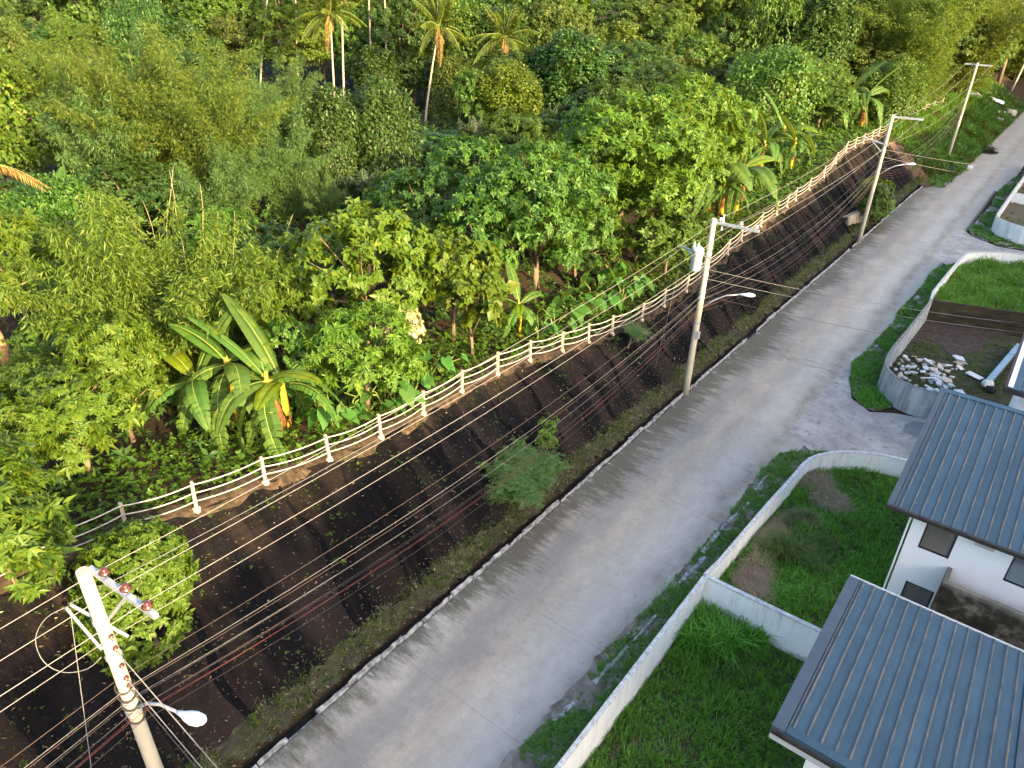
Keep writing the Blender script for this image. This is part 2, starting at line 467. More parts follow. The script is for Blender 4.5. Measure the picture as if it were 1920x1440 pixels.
M['wire_grey'] = simple('grey_cable', [(.3, (.13, .13, .135)), (.7, (.2, .2, .205))], 8, .5)
M['wire_red'] = simple('red_cable', [(.3, (.08, .026, .022)), (.7, (.14, .045, .038))], 8, .5)
M['rubble'] = simple('pale_rubble', [(.3, (.4, .41, .43)), (.55, (.6, .61, .62)), (.75, (.72, .7, .68))], 4, .85, .01)
M['rubble_pink'] = simple('pinkish_rubble', [(.3, (.42, .33, .28)), (.7, (.6, .5, .44))], 4, .9, .01)
M['white'] = simple('white_plastic', [(.3, (.72, .73, .74)), (.7, (.8, .8, .8))], 3, .4)
M['pipe'] = simple('blue_grey_duct', [(.3, (.17, .25, .33)), (.7, (.23, .32, .41))], 3, .5, spec=.4)
M['tarp'] = simple('blue_black_tarpaulin', [(.3, (.012, .03, .045)), (.7, (.03, .06, .085))], 5, .6)
M['black'] = simple('black_plastic', [(.3, (.01, .01, .012)), (.7, (.025, .025, .03))], 5, .5)
M['trash'] = simple('pale_litter', [(.3, (.3, .26, .21)), (.7, (.5, .46, .4))], 9, .9)
M['twig'] = simple('dead_twigs', [(.3, (.16, .1, .06)), (.7, (.3, .2, .13))], 9, .9)
M['headwall'] = simple('mossy_concrete_headwall', [(.34, (.06, .06, .04)), (.5, (.19, .175, .14)), (.7, (.33, .31, .26))], 2.5, .9, .01, 7, vec=(1, 1, .3))

# ------------------------------------------------------------------ measured layout (metres; road runs along +Y)
FY=[-30,-12,-6,-2,1.4,3.8,6.19,8.22,10.63,13.15,15.55,17.92,20.32,22.75,25.04,27.44,29.58,31.72,34.78,37.55,40.64,44.14,48.05,51.01,55.16,58.92,61.5,63.82,67.84,72.77,77.72,82.42,85.88,89.11,92.65,95.56,100.31,107.33,112.52,116.93,121.65,127.26,134.07]
FX=[-20.2,-20.2,-19.9,-19.6,-19.4,-19.25,-19.05,-18.76,-18.54,-18.25,-18.08,-18.05,-18.05,-17.97,-17.8,-17.5,-17.26,-17.05,-16.86,-16.86,-16.88,-17.07,-17.32,-17.52,-17.65,-17.78,-17.82,-17.92,-18.04,-18.28,-18.72,-19.1,-19.1,-19.07,-19.0,-19.04,-19.05,-19.16,-19.22,-19.15,-18.96,-18.84,-18.75]
def lerp(t,xs,ys):
    if t<=xs[0]: return ys[0]
    for i in range(1,len(xs)):
        if t<=xs[i]:
            k=(t-xs[i-1])/(xs[i]-xs[i-1]); return ys[i-1]+k*(ys[i]-ys[i-1])
    return ys[-1]
def sstep(a,b,t):
    t=min(1.,max(0.,(t-a)/(b-a))); return t*t*(3-2*t)
def fence_x(y): return lerp(y,FY,FX)
def foot_x(y): return -13.8+sstep(96,112,y)*2.6
def fence_z(y): return -13.8-fence_x(y)
def ground_z(x,y):
    xf=fence_x(y); zf=fence_z(y); ft=foot_x(y)
    if x>=ft:
        z=0.
        if x>20: z=20.3*sstep(20,44,x)-6*sstep(60,100,x)  # unseen hill, crest shaped to keep the low sun off road and lots
        return z
    if x>=xf-.35:
        return min(zf,zf*(ft-x)/(ft-xf))
    u=xf-.35-x
    d=(-.6*x+.8*y)                       # metres out along the view axis
    zb=4.6+.5*math.sin(x*.11+1)*math.cos(y*.09)+11.*sstep(95,190,d)
    k=sstep(1.,12.,u)
    return zf*(1-k)+zb*k
TREES=[
('leafy_tree', 'mango3', 'yellow', -19.08, 3.16, 5.12, 3.06, 1.75, 2.66, 'small yellow green tree hiding the end of the fence at the left', 'tree', None),
('leafy_shrub', 'dense', 'bright', -16.51, 5.21, 2.52, 4.69, 3.2, 2.97, 'bright green dense rounded shrub on the black bank beside the nearest utility pole', 'shrub', None),
('leafy_tree', 'mango1', 'yellow', -18.49, 2.18, 4.54, 5.18, 5.91, 4.88, 'yellow green drooping tree at the lower left edge, in front of the fence end', 'tree', None),
('leafy_tree', 'mango2', 'yellow', -22.47, 4.31, 5.29, 3.68, 3.13, 0.01, 'rounded yellow green tree at the left edge above the fence end', 'tree', None),
('leafy_tree', 'mango3', 'yellow', -22.86, 6.82, 4.96, 3.96, 4.24, 0.34, 'low spreading yellow green tree left of the big banana clump', 'tree', None),
('bamboo_clump', 'bambush1', 'bamboo_bright', -27.18, 12.16, 4.42, 7.71, 9.09, 0.8, 'wide yellow green bamboo thicket directly behind the big banana clump', 'bamboo', None),
('bamboo_clump', 'bambush2', 'bamboo_bright', -29.28, 7.16, 4.28, 3.41, 3.36, 0.78, 'golden drooping bamboo at the left edge beside the broken tan stump', 'bamboo', None),
('leafy_tree', 'mango2', 'yellow', -37.76, 10.79, 4.55, 5.62, 5.61, 0.43, 'round golden green tree at the left edge under the dry palm frond', 'tree', None),
('leafy_shrub', 'round1', 'mid', -22.06, 14.7, 4.31, 4.11, 2.65, 6.12, 'green shrub half hidden behind the upright banana leaf', 'shrub', None),
('leafy_tree', 'mango3', 'bright', -19.81, 16.46, 4.24, 4.8, 4.76, 5.37, 'small bright green tree just right of the big banana clump', 'tree', None),
('leafy_tree', 'round2', 'yellow', -23.76, 20.07, 4.39, 7.0, 6.76, 0.54, 'broad yellow leaved tree draped with vines in the middle left', 'tree', None),
('leafy_tree', 'heart1', 'yellow', -21.75, 23.92, 4.17, 5.51, 4.56, 3.15, 'gold tipped leafy tree behind the slender white trunk', 'tree', None),
('leafy_tree', 'heart2', 'yellow', -20.0, 23.36, 4.13, 4.36, 4.01, 1.98, 'small heart leaved tree on a slender white trunk beside the fence', 'tree', None),
('flowering_shrub', 'flower', 'cream', -21.39, 20.27, 4.27, 3.46, 1.98, 1.98, 'shrub covered in small cream white blossoms', 'shrub', None),
('leafy_tree', 'big1', 'mid', -21.84, 31.15, 3.67, 8.86, 7.7, 2.21, 'tall bright green tree with stacked leaf layers in the centre', 'tree', None),
('leafy_tree', 'round1', 'mid', -23.76, 29.12, 4.12, 6.62, 5.76, 4.06, 'mid green leafy tree left of the tall central tree', 'tree', None),
('leafy_shrub', 'round2', 'mid', -25.03, 26.71, 4.38, 4.23, 4.13, 3.68, 'dark leafed shrub between the yellow tree and the central tree', 'shrub', None),
('leafy_shrub', 'round3', 'deep', -28.76, 29.38, 4.91, 5.98, 5.47, 2.27, 'deep green rounded shrub left of centre below the leaning coconut palm', 'shrub', None),
('leafy_tree', 'big1', 'bright', -22.57, 41.8, 3.76, 10.12, 10.98, 1.2, 'large pale green spreading tree with an orange limb showing through', 'tree', None),
('leafy_tree', 'big1', 'bright', -23.81, 53.17, 4.07, 10.0, 9.23, 2.06, 'high rounded crown rising behind the large spreading tree', 'tree', None),
('leafy_tree', 'round1', 'mid', -20.76, 40.89, 3.31, 5.82, 7.12, 0.78, 'lower dark green tree beneath the large spreading crown', 'tree', None),
('leafy_tree', 'round2', 'mid', -22.26, 36.01, 3.6, 3.76, 5.03, 3.49, 'small leafy tree above the elephant ear patch', 'tree', None),
('leafy_shrub', 'round3', 'mid', -18.97, 41.68, 3.15, 4.3, 4.6, 4.5, 'leafy bush above the fence left of the transformer pole', 'shrub', None),
('vine_tree', 'vine1', 'mid', -29.28, 86.49, 4.61, 9.81, 11.2, 2.39, 'vine covered dome behind the middle banana plants, its right side golden', 'tree', None),
('vine_tree', 'vine2', 'mid', -21.07, 106.34, 5.33, 7.57, 8.64, 0.5, 'smaller vine covered dome right of the farthest banana clump', 'tree', None),
('vine_tree', 'vine2', 'deep', -44.69, 40.6, 4.25, 8.85, 7.34, 1.12, 'broad vine draped tower in front of the leaning coconut trunk', 'tree', None),
('vine_tree', 'vinet', 'deep', -45.94, 36.54, 4.16, 8.58, 4.93, 2.34, 'narrow vine draped tower left of the broad one', 'tree', None),
('vine_tree', 'vinet', 'vine', -49.36, 63.48, 5.0, 7.79, 7.24, 3.8, 'tall vine column with a coconut crown rising out of it', 'tree', None),
('vine_tree', 'vinet', 'deep', -48.42, 74.61, 4.99, 10.25, 9.51, 4.91, 'dark vine hung tree right of the vine column', 'tree', None),
('vine_tree', 'vine1', 'vine', -69.58, 23.43, 4.68, 9.75, 10.38, 2.39, 'yellow green wall of vines at the upper left edge', 'tree', None),
('leafy_shrub', 'big2', 'deep', -48.6, 22.04, 4.39, 5.02, 7.62, 5.03, 'dark green broad leaved bush in the hollow at the left', 'shrub', None),
('leafy_shrub', 'round1', 'deep', -52.52, 17.88, 4.54, 3.86, 5.34, 3.91, 'dark shrub below the yellow green wall of vines', 'shrub', None),
('bamboo_clump', 'bamboo1', 'bamboo_gold', -66.63, 26.65, 4.6, 12.0, 8.68, 2.71, 'tall leaning bamboo plume at the upper left', 'bamboo', None),
('bamboo_clump', 'bamboo2', 'bamboo_gold', -52.77, 25.78, 4.25, 11.87, 10.38, 2.34, 'large feathery bamboo clump, left of centre in the bamboo grove', 'bamboo', None),
('bamboo_clump', 'bamboo1', 'bamboo_gold', -46.78, 27.69, 4.23, 11.7, 9.26, 3.12, 'large feathery bamboo clump, second from the left in the grove', 'bamboo', None),
('bamboo_clump', 'bamboo2', 'bamboo', -43.97, 30.92, 4.28, 7.41, 6.65, 4.41, 'grey green low bamboo dome at the right end of the grove', 'bamboo', None),
('bamboo_clump', 'bambush2', 'bamboo', -39.14, 30.17, 4.48, 3.92, 2.94, 2.64, 'small round bamboo bush beside the dark hollow', 'bamboo', None),
('bamboo_clump', 'bambush1', 'bamboo', -43.48, 25.14, 4.38, 5.75, 6.82, 4.36, 'low soft bamboo bank at the foot of the grove', 'bamboo', None),
('bamboo_clump', 'bambush2', 'bamboo', -52.05, 22.43, 4.34, 8.33, 6.81, 2.89, 'soft bamboo mound left of the grove', 'bamboo', None),
('bamboo_clump', 'bamboo1', 'bamboo', -60.09, 43.47, 4.33, 8.8, 7.8, 1.54, 'bamboo plume below the twin coconut trunks', 'bamboo', None),
('leafy_tree', 'big2', 'deep', -45.25, 48.03, 4.42, 3.72, 9.7, 3.37, 'dark leafy tree behind the leaning coconut trunk base', 'tree', None),
('leafy_tree', 'mango3', 'mid', -52.27, 61.09, 4.93, 7.02, 4.05, 4.37, 'young light green tree right of the leaning coconut trunk', 'tree', None),
('leafy_shrub', 'mango1', 'mid', -37.57, 49.2, 4.56, 5.89, 6.45, 0.45, 'feathery mid green shrub beside the dark fan palms', 'shrub', None),
('leafy_tree', 'big2', 'deep', -44.03, 80.95, 4.77, 9.41, 12.36, 2.67, 'dark dense tree behind the high rounded crown', 'tree', None),
('leafy_tree', 'big2', 'deep', -34.57, 71.12, 4.43, 8.78, 9.02, 2.67, 'dark tree filling the gap above the large spreading crown', 'tree', None),
('leafy_tree', 'big1', 'olive', -27.56, 122.51, 5.6, 8.65, 15.19, 5.52, 'gold flecked tree above the farthest banana clump', 'tree', None),
('leafy_tree', 'big2', 'olive', -34.43, 118.93, 5.98, 10.07, 14.52, 5.88, 'olive green tree at the upper right behind the vine dome', 'tree', None),
('leafy_tree', 'big2', 'mid', -25.33, 92.85, 5.03, 5.91, 7.66, 2.35, 'dark shrubby tree between the two vine domes', 'tree', None),
('leafy_tree', 'big1', 'deep', -36.79, 94.76, 4.66, 7.61, 10.42, 5.64, 'dark tree left of the golden sided vine dome', 'tree', None),
('understorey_tree', 'vinet', 'deep', -75.02, 69.1, 4.27, 8.0, 7.12, 4.97, 'dark viny tree between the pale trunk and the leaning palm', 'tree', None),
('understorey_tree', 'big2', 'deep', -73.37, 73.48, 4.47, 7.27, 8.73, 1.65, 'dark tree behind the leaning palm', 'tree', None),
('understorey_tree', 'vine2', 'olive', -63.11, 70.99, 4.77, 7.18, 6.4, 2.91, 'viny tree between the leaning palm and the vine column', 'tree', None),
('understorey_tree', 'big2', 'deep', -82.04, 73.17, 4.63, 8.87, 8.35, 0.77, 'dark tree behind the bright pale palm trunk', 'tree', None),
('bamboo_clump', 'bamboo2', 'bamboo', -56.19, 24.31, 4.31, 9.84, 6.88, 5.11, 'soft bamboo clump between the leaning plume and the big feathery clumps', 'bamboo', None),
('bamboo_clump', 'bamboo1', 'bamboo', -54.04, 29.12, 4.15, 11.79, 8.44, 4.16, 'tall bamboo plume rising behind the two big feathery clumps', 'bamboo', None),
('bamboo_clump', 'bamboo1', 'bamboo', -53.44, 34.55, 4.07, 10.42, 7.17, 5.57, 'bamboo plume right behind the second big feathery clump', 'bamboo', None),
('understorey_tree', 'round1', 'deep', -43.63, 21.81, 4.45, 4.24, 4.79, 4.98, 'shaded leafy tree at the near edge of the dark hollow', 'tree', None),
('understorey_tree', 'round3', 'mid', -36.96, 20.95, 4.58, 3.93, 4.66, 4.19, 'round mid green tree below the bamboo grove', 'tree', None),
('understorey_tree', 'round1', 'deep', -31.8, 20.87, 4.69, 4.0, 4.06, 4.61, 'round green tree above the upright banana leaf', 'tree', None),
('understorey_tree', 'vine1', 'mid', -43.22, 15.41, 4.59, 5.74, 5.21, 3.54, 'viny tree below the dark shrub at the upper left', 'tree', None),
('understorey_tree', 'round2', 'mid', -30.01, 22.32, 4.72, 3.86, 4.35, 0.65, 'leafy tree touching the left side of the broad yellow leaved tree', 'tree', None),
('understorey_tree', 'round3', 'mid', -29.88, 18.17, 4.62, 3.91, 4.3, 3.69, 'green tree between the bamboo thicket and the hollow', 'tree', None),
('understorey_tree', 'mango1', 'mid', -31.16, 29.96, 4.87, 4.94, 5.01, 0.03, 'layered green tree right behind the broad yellow leaved tree', 'tree', None),
('understorey_tree', 'round1', 'mid', -32.63, 37.82, 4.84, 6.03, 6.47, 0.9, 'leafy tree under the dark fan palms', 'tree', None),
('understorey_tree', 'round2', 'mid', -28.63, 37.61, 4.97, 4.97, 5.45, 4.86, 'small tree left behind the tall central tree', 'tree', None),
('understorey_tree', 'round3', 'deep', -36.35, 55.61, 4.58, 5.55, 7.34, 0.28, 'dark tree behind the fan palm with tall fronds', 'tree', None),
('understorey_tree', 'round1', 'mid', -38.8, 53.17, 4.59, 5.29, 6.8, 0.58, 'mid green tree just below the fan palm with tall fronds', 'tree', None),
('understorey_tree', 'big2', 'deep', -34.07, 58.43, 4.46, 8.25, 8.42, 0.62, 'dark tree at the foot of the vine hung tree', 'tree', None),
('understorey_tree', 'mango3', 'mid', -26.48, 44.47, 4.6, 6.04, 6.28, 5.53, 'layered tree at the left side of the large spreading tree', 'tree', None),
('understorey_tree', 'big2', 'mid', -27.16, 66.77, 4.16, 6.74, 7.69, 1.13, 'tree between the high rounded crown and the ragged banana plants', 'tree', None),
('understorey_tree', 'round3', 'mid', -27.47, 75.43, 4.28, 5.26, 7.26, 0.15, 'small leafy tree just left of the vine dome', 'tree', None),
('understorey_tree', 'big1', 'mid', -28.14, 95.62, 4.96, 7.88, 9.3, 5.28, 'layered tree behind the far banana plants', 'tree', None),
('understorey_tree', 'round2', 'vine', -26.08, 22.57, 4.53, 4.55, 4.15, 0.76, 'vine green tree at the left foot of the gold tipped tree', 'tree', None),
('understorey_tree', 'round1', 'yellow', -24.98, 16.97, 4.38, 4.39, 3.9, 5.3, 'yellow tree behind the bamboo thicket on its right side', 'tree', None),
('understorey_tree', 'mango1', 'yellow', -24.4, 9.03, 4.66, 5.01, 3.78, 4.23, 'yellow green layered tree left of the bamboo thicket', 'tree', None),
('understorey_tree', 'round3', 'mid', -25.31, 6.96, 4.66, 3.7, 3.26, 5.25, 'green tree left of the low spreading yellow tree', 'tree', None),
('understorey_tree', 'round2', 'mid', -26.06, 35.43, 4.62, 5.08, 4.47, 5.98, 'small green tree filling the gap left of the tall central tree', 'tree', None),
('understorey_tree', 'round1', 'mid', -30.14, 11.96, 4.37, 3.59, 3.81, 3.64, 'green tree peeping out of the left side of the bamboo thicket', 'tree', None),
('bamboo_clump', 'bambush1', 'bamboo_bright', -28.71, 17.04, 4.52, 4.56, 5.43, 5.02, 'yellow green bamboo behind the right end of the thicket', 'bamboo', None),
('bamboo_clump', 'bambush2', 'bamboo_bright', -33.57, 12.99, 4.48, 4.78, 4.62, 0.23, 'yellow green bamboo behind the left end of the thicket', 'bamboo', None),
('understorey_tree', 'round3', 'mid', -31.37, 9.76, 4.32, 3.04, 3.47, 4.82, 'green tree at the left edge between the two golden bamboos', 'tree', None),
('understorey_tree', 'mango2', 'mid', -24.64, 39.56, 4.24, 4.64, 5.77, 3.21, 'layered tree right behind the tall central tree', 'tree', None),
('understorey_tree', 'round1', 'mid', -23.47, 46.39, 3.99, 6.09, 6.28, 4.49, 'leafy tree under the right half of the large spreading crown', 'tree', None),
('bamboo_clump', 'bamboo1', 'bamboo_gold', -21.5, 122.44, 5.14, 18.4, 17.88, 0.67, 'golden bamboo mass left of the fourth utility pole', 'bamboo', None),
('bamboo_clump', 'bamboo1', 'bamboo_gold', -19.47, 149.18, 4.94, 18.69, 20.91, 4.7, 'golden bamboo mass behind the fourth utility pole', 'bamboo', None),
('bamboo_clump', 'bamboo1', 'bamboo_gold', -16.34, 206.49, 3.35, 21.8, 28.84, 5.87, 'golden bamboo mass above the far end of the road', 'bamboo', None),
('bamboo_clump', 'bamboo2', 'bamboo_gold', -27.05, 126.55, 5.65, 16.01, 16.37, 0.38, 'golden bamboo standing left of the other golden bamboo masses', 'bamboo', None),
('bamboo_clump', 'bamboo2', 'bamboo_gold', -19.9, 129.22, 5.0, 5.91, 7.26, 2.04, 'low golden bamboo skirt at the far end of the fence', 'bamboo', None),
('bamboo_clump', 'bamboo2', 'bamboo_gold', -11.53, 222.82, 0.19, 23.36, 25.59, 3.54, 'golden bamboo at the upper right corner', 'bamboo', None),
('forest_tree', 'big2', 'deep', -106.27, 30.9, 4.15, 9.02, 8.1, 5.2, 'dark green leafy tree packed into the forest along the top edge', 'tree', 'trees of the dense forest at the back (deep)'),
('forest_tree', 'vine1', 'olive', -106.13, 36.67, 4.13, 10.78, 9.13, 1.52, 'olive green leafy tree packed into the forest along the top edge', 'tree', 'trees of the dense forest at the back (olive)'),
('forest_tree', 'vinet', 'vine', -100.65, 38.79, 4.31, 5.53, 7.97, 1.13, 'yellowish leafy tree packed into the forest along the top edge', 'tree', 'trees of the dense forest at the back (vine)'),
('forest_tree', 'big1', 'olive', -91.87, 41.6, 4.72, 7.51, 6.86, 1.57, 'olive green leafy tree packed into the forest along the top edge', 'tree', 'trees of the dense forest at the back (olive)'),
('forest_tree', 'big3', 'mid', -84.98, 42.94, 4.91, 8.28, 8.15, 3.87, 'fresh green leafy tree packed into the forest along the top edge', 'tree', 'trees of the dense forest at the back (mid)'),
('forest_tree', 'big3', 'deep', -88.33, 50.7, 4.64, 6.76, 8.46, 4.73, 'dark green leafy tree packed into the forest along the top edge', 'tree', 'trees of the dense forest at the back (deep)'),
('forest_tree', 'big2', 'mid', -65.58, 74.73, 4.69, 6.45, 8.57, 2.47, 'fresh green leafy tree packed into the forest along the top edge', 'tree', 'trees of the dense forest at the back (mid)'),
('forest_tree', 'big2', 'deep', -55.04, 72.7, 5.05, 7.78, 9.14, 2.31, 'dark green leafy tree packed into the forest along the top edge', 'tree', 'trees of the dense forest at the back (deep)'),
('forest_tree', 'vine1', 'olive', -52.27, 76.92, 4.99, 9.29, 9.34, 2.49, 'olive green leafy tree packed into the forest along the top edge', 'tree', 'trees of the dense forest at the back (olive)'),
('forest_tree', 'vinet', 'vine', -51.38, 88.88, 4.69, 11.01, 8.01, 2.2, 'yellowish leafy tree packed into the forest along the top edge', 'tree', 'trees of the dense forest at the back (vine)'),
('forest_tree', 'big1', 'olive', -45.81, 91.85, 4.54, 8.51, 8.2, 2.63, 'olive green leafy tree packed into the forest along the top edge', 'tree', 'trees of the dense forest at the back (olive)'),
('forest_tree', 'big3', 'mid', -42.45, 95.67, 4.58, 10.15, 9.14, 0.52, 'fresh green leafy tree packed into the forest along the top edge', 'tree', 'trees of the dense forest at the back (mid)'),
('forest_tree', 'big3', 'deep', -35.8, 95.57, 4.67, 8.54, 9.8, 3.14, 'dark green leafy tree packed into the forest along the top edge', 'tree', 'trees of the dense forest at the back (deep)'),
('forest_tree', 'big3', 'deep', -114.91, 37.82, 4.25, 10.71, 8.32, 6.11, 'dark green leafy tree packed into the forest along the top edge', 'tree', 'trees of the dense forest at the back (deep)'),
('forest_tree', 'big3', 'deep', -111.43, 41.66, 4.28, 9.44, 9.71, 2.59, 'dark green leafy tree packed into the forest along the top edge', 'tree', 'trees of the dense forest at the back (deep)'),
('forest_tree', 'big2', 'mid', -112.12, 47.19, 4.72, 9.27, 10.13, 4.69, 'fresh green leafy tree packed into the forest along the top edge', 'tree', 'trees of the dense forest at the back (mid)'),
('forest_tree', 'big2', 'deep', -109.35, 50.52, 4.91, 9.02, 11.62, 1.01, 'dark green leafy tree packed into the forest along the top edge', 'tree', 'trees of the dense forest at the back (deep)'),
('forest_tree', 'vine1', 'deep', -100.64, 51.31, 4.7, 12.14, 8.43, 4.34, 'dark green leafy tree packed into the forest along the top edge', 'tree', 'trees of the dense forest at the back (deep)'),
('forest_tree', 'vinet', 'deep', -96.28, 55.57, 4.79, 9.52, 8.13, 4.75, 'dark green leafy tree packed into the forest along the top edge', 'tree', 'trees of the dense forest at the back (deep)'),
('forest_tree', 'big1', 'olive', -95.78, 63.01, 5.17, 9.95, 9.52, 4.23, 'olive green leafy tree packed into the forest along the top edge', 'tree', 'trees of the dense forest at the back (olive)'),
('forest_tree', 'big3', 'vine', -87.31, 64.77, 4.56, 12.13, 11.49, 3.25, 'yellowish leafy tree packed into the forest along the top edge', 'tree', 'trees of the dense forest at the back (vine)'),
('forest_tree', 'big3', 'olive', -88.88, 71.44, 5.07, 10.96, 8.68, 3.04, 'olive green leafy tree packed into the forest along the top edge', 'tree', 'trees of the dense forest at the back (olive)'),
('forest_tree', 'big2', 'mid', -83.65, 74.44, 4.84, 11.29, 9.08, 4.04, 'fresh green leafy tree packed into the forest along the top edge', 'tree', 'trees of the dense forest at the back (mid)'),
('forest_tree', 'big2', 'deep', -77.35, 76.11, 4.67, 13.44, 11.66, 5.64, 'dark green leafy tree packed into the forest along the top edge', 'tree', 'trees of the dense forest at the back (deep)'),
('forest_tree', 'vine1', 'mid', -72.3, 83.45, 5.2, 12.18, 10.37, 0.94, 'fresh green leafy tree packed into the forest along the top edge', 'tree', 'trees of the dense forest at the back (mid)'),
('forest_tree', 'vinet', 'deep', -67.13, 85.62, 5.21, 11.74, 10.59, 0.6, 'dark green leafy tree packed into the forest along the top edge', 'tree', 'trees of the dense forest at the back (deep)'),
('forest_tree', 'big1', 'olive', -62.52, 91.27, 5.29, 12.57, 11.1, 4.7, 'olive green leafy tree packed into the forest along the top edge', 'tree', 'trees of the dense forest at the back (olive)'),
('forest_tree', 'big3', 'vine', -60.6, 95.68, 5.38, 9.07, 10.6, 5.76, 'yellowish leafy tree packed into the forest along the top edge', 'tree', 'trees of the dense forest at the back (vine)'),
('forest_tree', 'big3', 'olive', -56.48, 103.06, 5.57, 12.56, 11.11, 3.25, 'olive green leafy tree packed into the forest along the top edge', 'tree', 'trees of the dense forest at the back (olive)'),
('forest_tree', 'big2', 'mid', -51.21, 103.25, 5.17, 11.76, 8.98, 2.78, 'fresh green leafy tree packed into the forest along the top edge', 'tree', 'trees of the dense forest at the back (mid)'),
('forest_tree', 'big2', 'deep', -45.14, 109.36, 5.45, 11.35, 10.13, 4.51, 'dark green leafy tree packed into the forest along the top edge', 'tree', 'trees of the dense forest at the back (deep)'),
('forest_tree', 'vine1', 'mid', -39.03, 111.26, 5.49, 15.57, 8.91, 1.17, 'fresh green leafy tree packed into the forest along the top edge', 'tree', 'trees of the dense forest at the back (mid)'),
('forest_tree', 'vinet', 'deep', -33.53, 113.26, 5.54, 14.28, 10.17, 1.68, 'dark green leafy tree packed into the forest along the top edge', 'tree', 'trees of the dense forest at the back (deep)'),
('forest_tree', 'big1', 'olive', -30.45, 122.49, 5.95, 13.29, 10.1, 1.25, 'olive green leafy tree packed into the forest along the top edge', 'tree', 'trees of the dense forest at the back (olive)'),
('forest_tree', 'big3', 'vine', -26.07, 127.36, 5.53, 14.26, 10.46, 3.68, 'yellowish leafy tree packed into the forest along the top edge', 'tree', 'trees of the dense forest at the back (vine)'),
('forest_tree', 'big3', 'olive', -22.15, 145.78, 5.18, 12.87, 12.97, 1.98, 'olive green leafy tree packed into the forest along the top edge', 'tree', 'trees of the dense forest at the back (olive)'),
('forest_tree', 'big2', 'mid', -18.19, 153.56, 4.56, 11.84, 11.27, 1.46, 'fresh green leafy tree packed into the forest along the top edge', 'tree', 'trees of the dense forest at the back (mid)'),
('forest_tree', 'big3', 'deep', -125.06, 42.8, 5.3, 13.17, 10.19, 4.34, 'dark green leafy tree packed into the forest along the top edge', 'tree', 'trees of the dense forest at the back (deep)'),
('forest_tree', 'big2', 'deep', -121.5, 47.84, 5.38, 12.42, 11.73, 5.99, 'dark green leafy tree packed into the forest along the top edge', 'tree', 'trees of the dense forest at the back (deep)'),
('forest_tree', 'big2', 'mid', -116.43, 53.65, 5.63, 15.36, 12.75, 1.86, 'fresh green leafy tree packed into the forest along the top edge', 'tree', 'trees of the dense forest at the back (mid)'),
('forest_tree', 'vine1', 'deep', -109.29, 56.79, 5.62, 16.17, 10.4, 4.43, 'dark green leafy tree packed into the forest along the top edge', 'tree', 'trees of the dense forest at the back (deep)'),
('forest_tree', 'vinet', 'deep', -106.5, 61.13, 5.91, 12.52, 13.51, 2.59, 'dark green leafy tree packed into the forest along the top edge', 'tree', 'trees of the dense forest at the back (deep)'),
('forest_tree', 'big1', 'mid', -102.08, 64.55, 5.92, 12.65, 12.71, 5.36, 'fresh green leafy tree packed into the forest along the top edge', 'tree', 'trees of the dense forest at the back (mid)'),
('forest_tree', 'big3', 'deep', -96.42, 70.71, 5.86, 17.04, 11.4, 3.67, 'dark green leafy tree packed into the forest along the top edge', 'tree', 'trees of the dense forest at the back (deep)'),
('forest_tree', 'big3', 'olive', -92.54, 76.04, 5.9, 15.87, 12.11, 1.68, 'olive green leafy tree packed into the forest along the top edge', 'tree', 'trees of the dense forest at the back (olive)'),
('forest_tree', 'big2', 'vine', -88.15, 79.58, 5.82, 12.5, 11.02, 1.37, 'yellowish leafy tree packed into the forest along the top edge', 'tree', 'trees of the dense forest at the back (vine)'),
('forest_tree', 'big2', 'olive', -81.92, 81.12, 5.47, 13.27, 14.3, 0.15, 'olive green leafy tree packed into the forest along the top edge', 'tree', 'trees of the dense forest at the back (olive)'),
('forest_tree', 'vine1', 'mid', -75.35, 85.95, 5.68, 12.96, 11.08, 3.01, 'fresh green leafy tree packed into the forest along the top edge', 'tree', 'trees of the dense forest at the back (mid)'),
('forest_tree', 'vinet', 'deep', -69.86, 91.53, 5.91, 14.56, 12.42, 2.4, 'dark green leafy tree packed into the forest along the top edge', 'tree', 'trees of the dense forest at the back (deep)'),
('forest_tree', 'big1', 'mid', -67.66, 97.68, 6.37, 16.98, 10.81, 1.08, 'fresh green leafy tree packed into the forest along the top edge', 'tree', 'trees of the dense forest at the back (mid)'),
('forest_tree', 'big3', 'deep', -62.43, 104.4, 6.4, 13.45, 10.89, 2.26, 'dark green leafy tree packed into the forest along the top edge', 'tree', 'trees of the dense forest at the back (deep)'),
('forest_tree', 'big3', 'olive', -55.49, 108.66, 6.07, 13.24, 14.58, 2.02, 'olive green leafy tree packed into the forest along the top edge', 'tree', 'trees of the dense forest at the back (olive)'),
('forest_tree', 'big2', 'vine', -50.29, 113.84, 6.31, 19.0, 14.01, 4.86, 'yellowish leafy tree packed into the forest along the top edge', 'tree', 'trees of the dense forest at the back (vine)'),
('forest_tree', 'big2', 'olive', -47.18, 118.03, 6.7, 14.61, 13.16, 0.9, 'olive green leafy tree packed into the forest along the top edge', 'tree', 'trees of the dense forest at the back (olive)'),
('forest_tree', 'vine1', 'mid', -39.42, 119.32, 6.32, 15.46, 12.02, 6.22, 'fresh green leafy tree packed into the forest along the top edge', 'tree', 'trees of the dense forest at the back (mid)'),
('forest_tree', 'vinet', 'deep', -34.61, 124.37, 6.48, 16.34, 14.05, 3.01, 'dark green leafy tree packed into the forest along the top edge', 'tree', 'trees of the dense forest at the back (deep)'),
('forest_tree', 'big1', 'mid', -30.42, 135.22, 7.05, 15.7, 14.85, 3.76, 'fresh green leafy tree packed into the forest along the top edge', 'tree', 'trees of the dense forest at the back (mid)'),
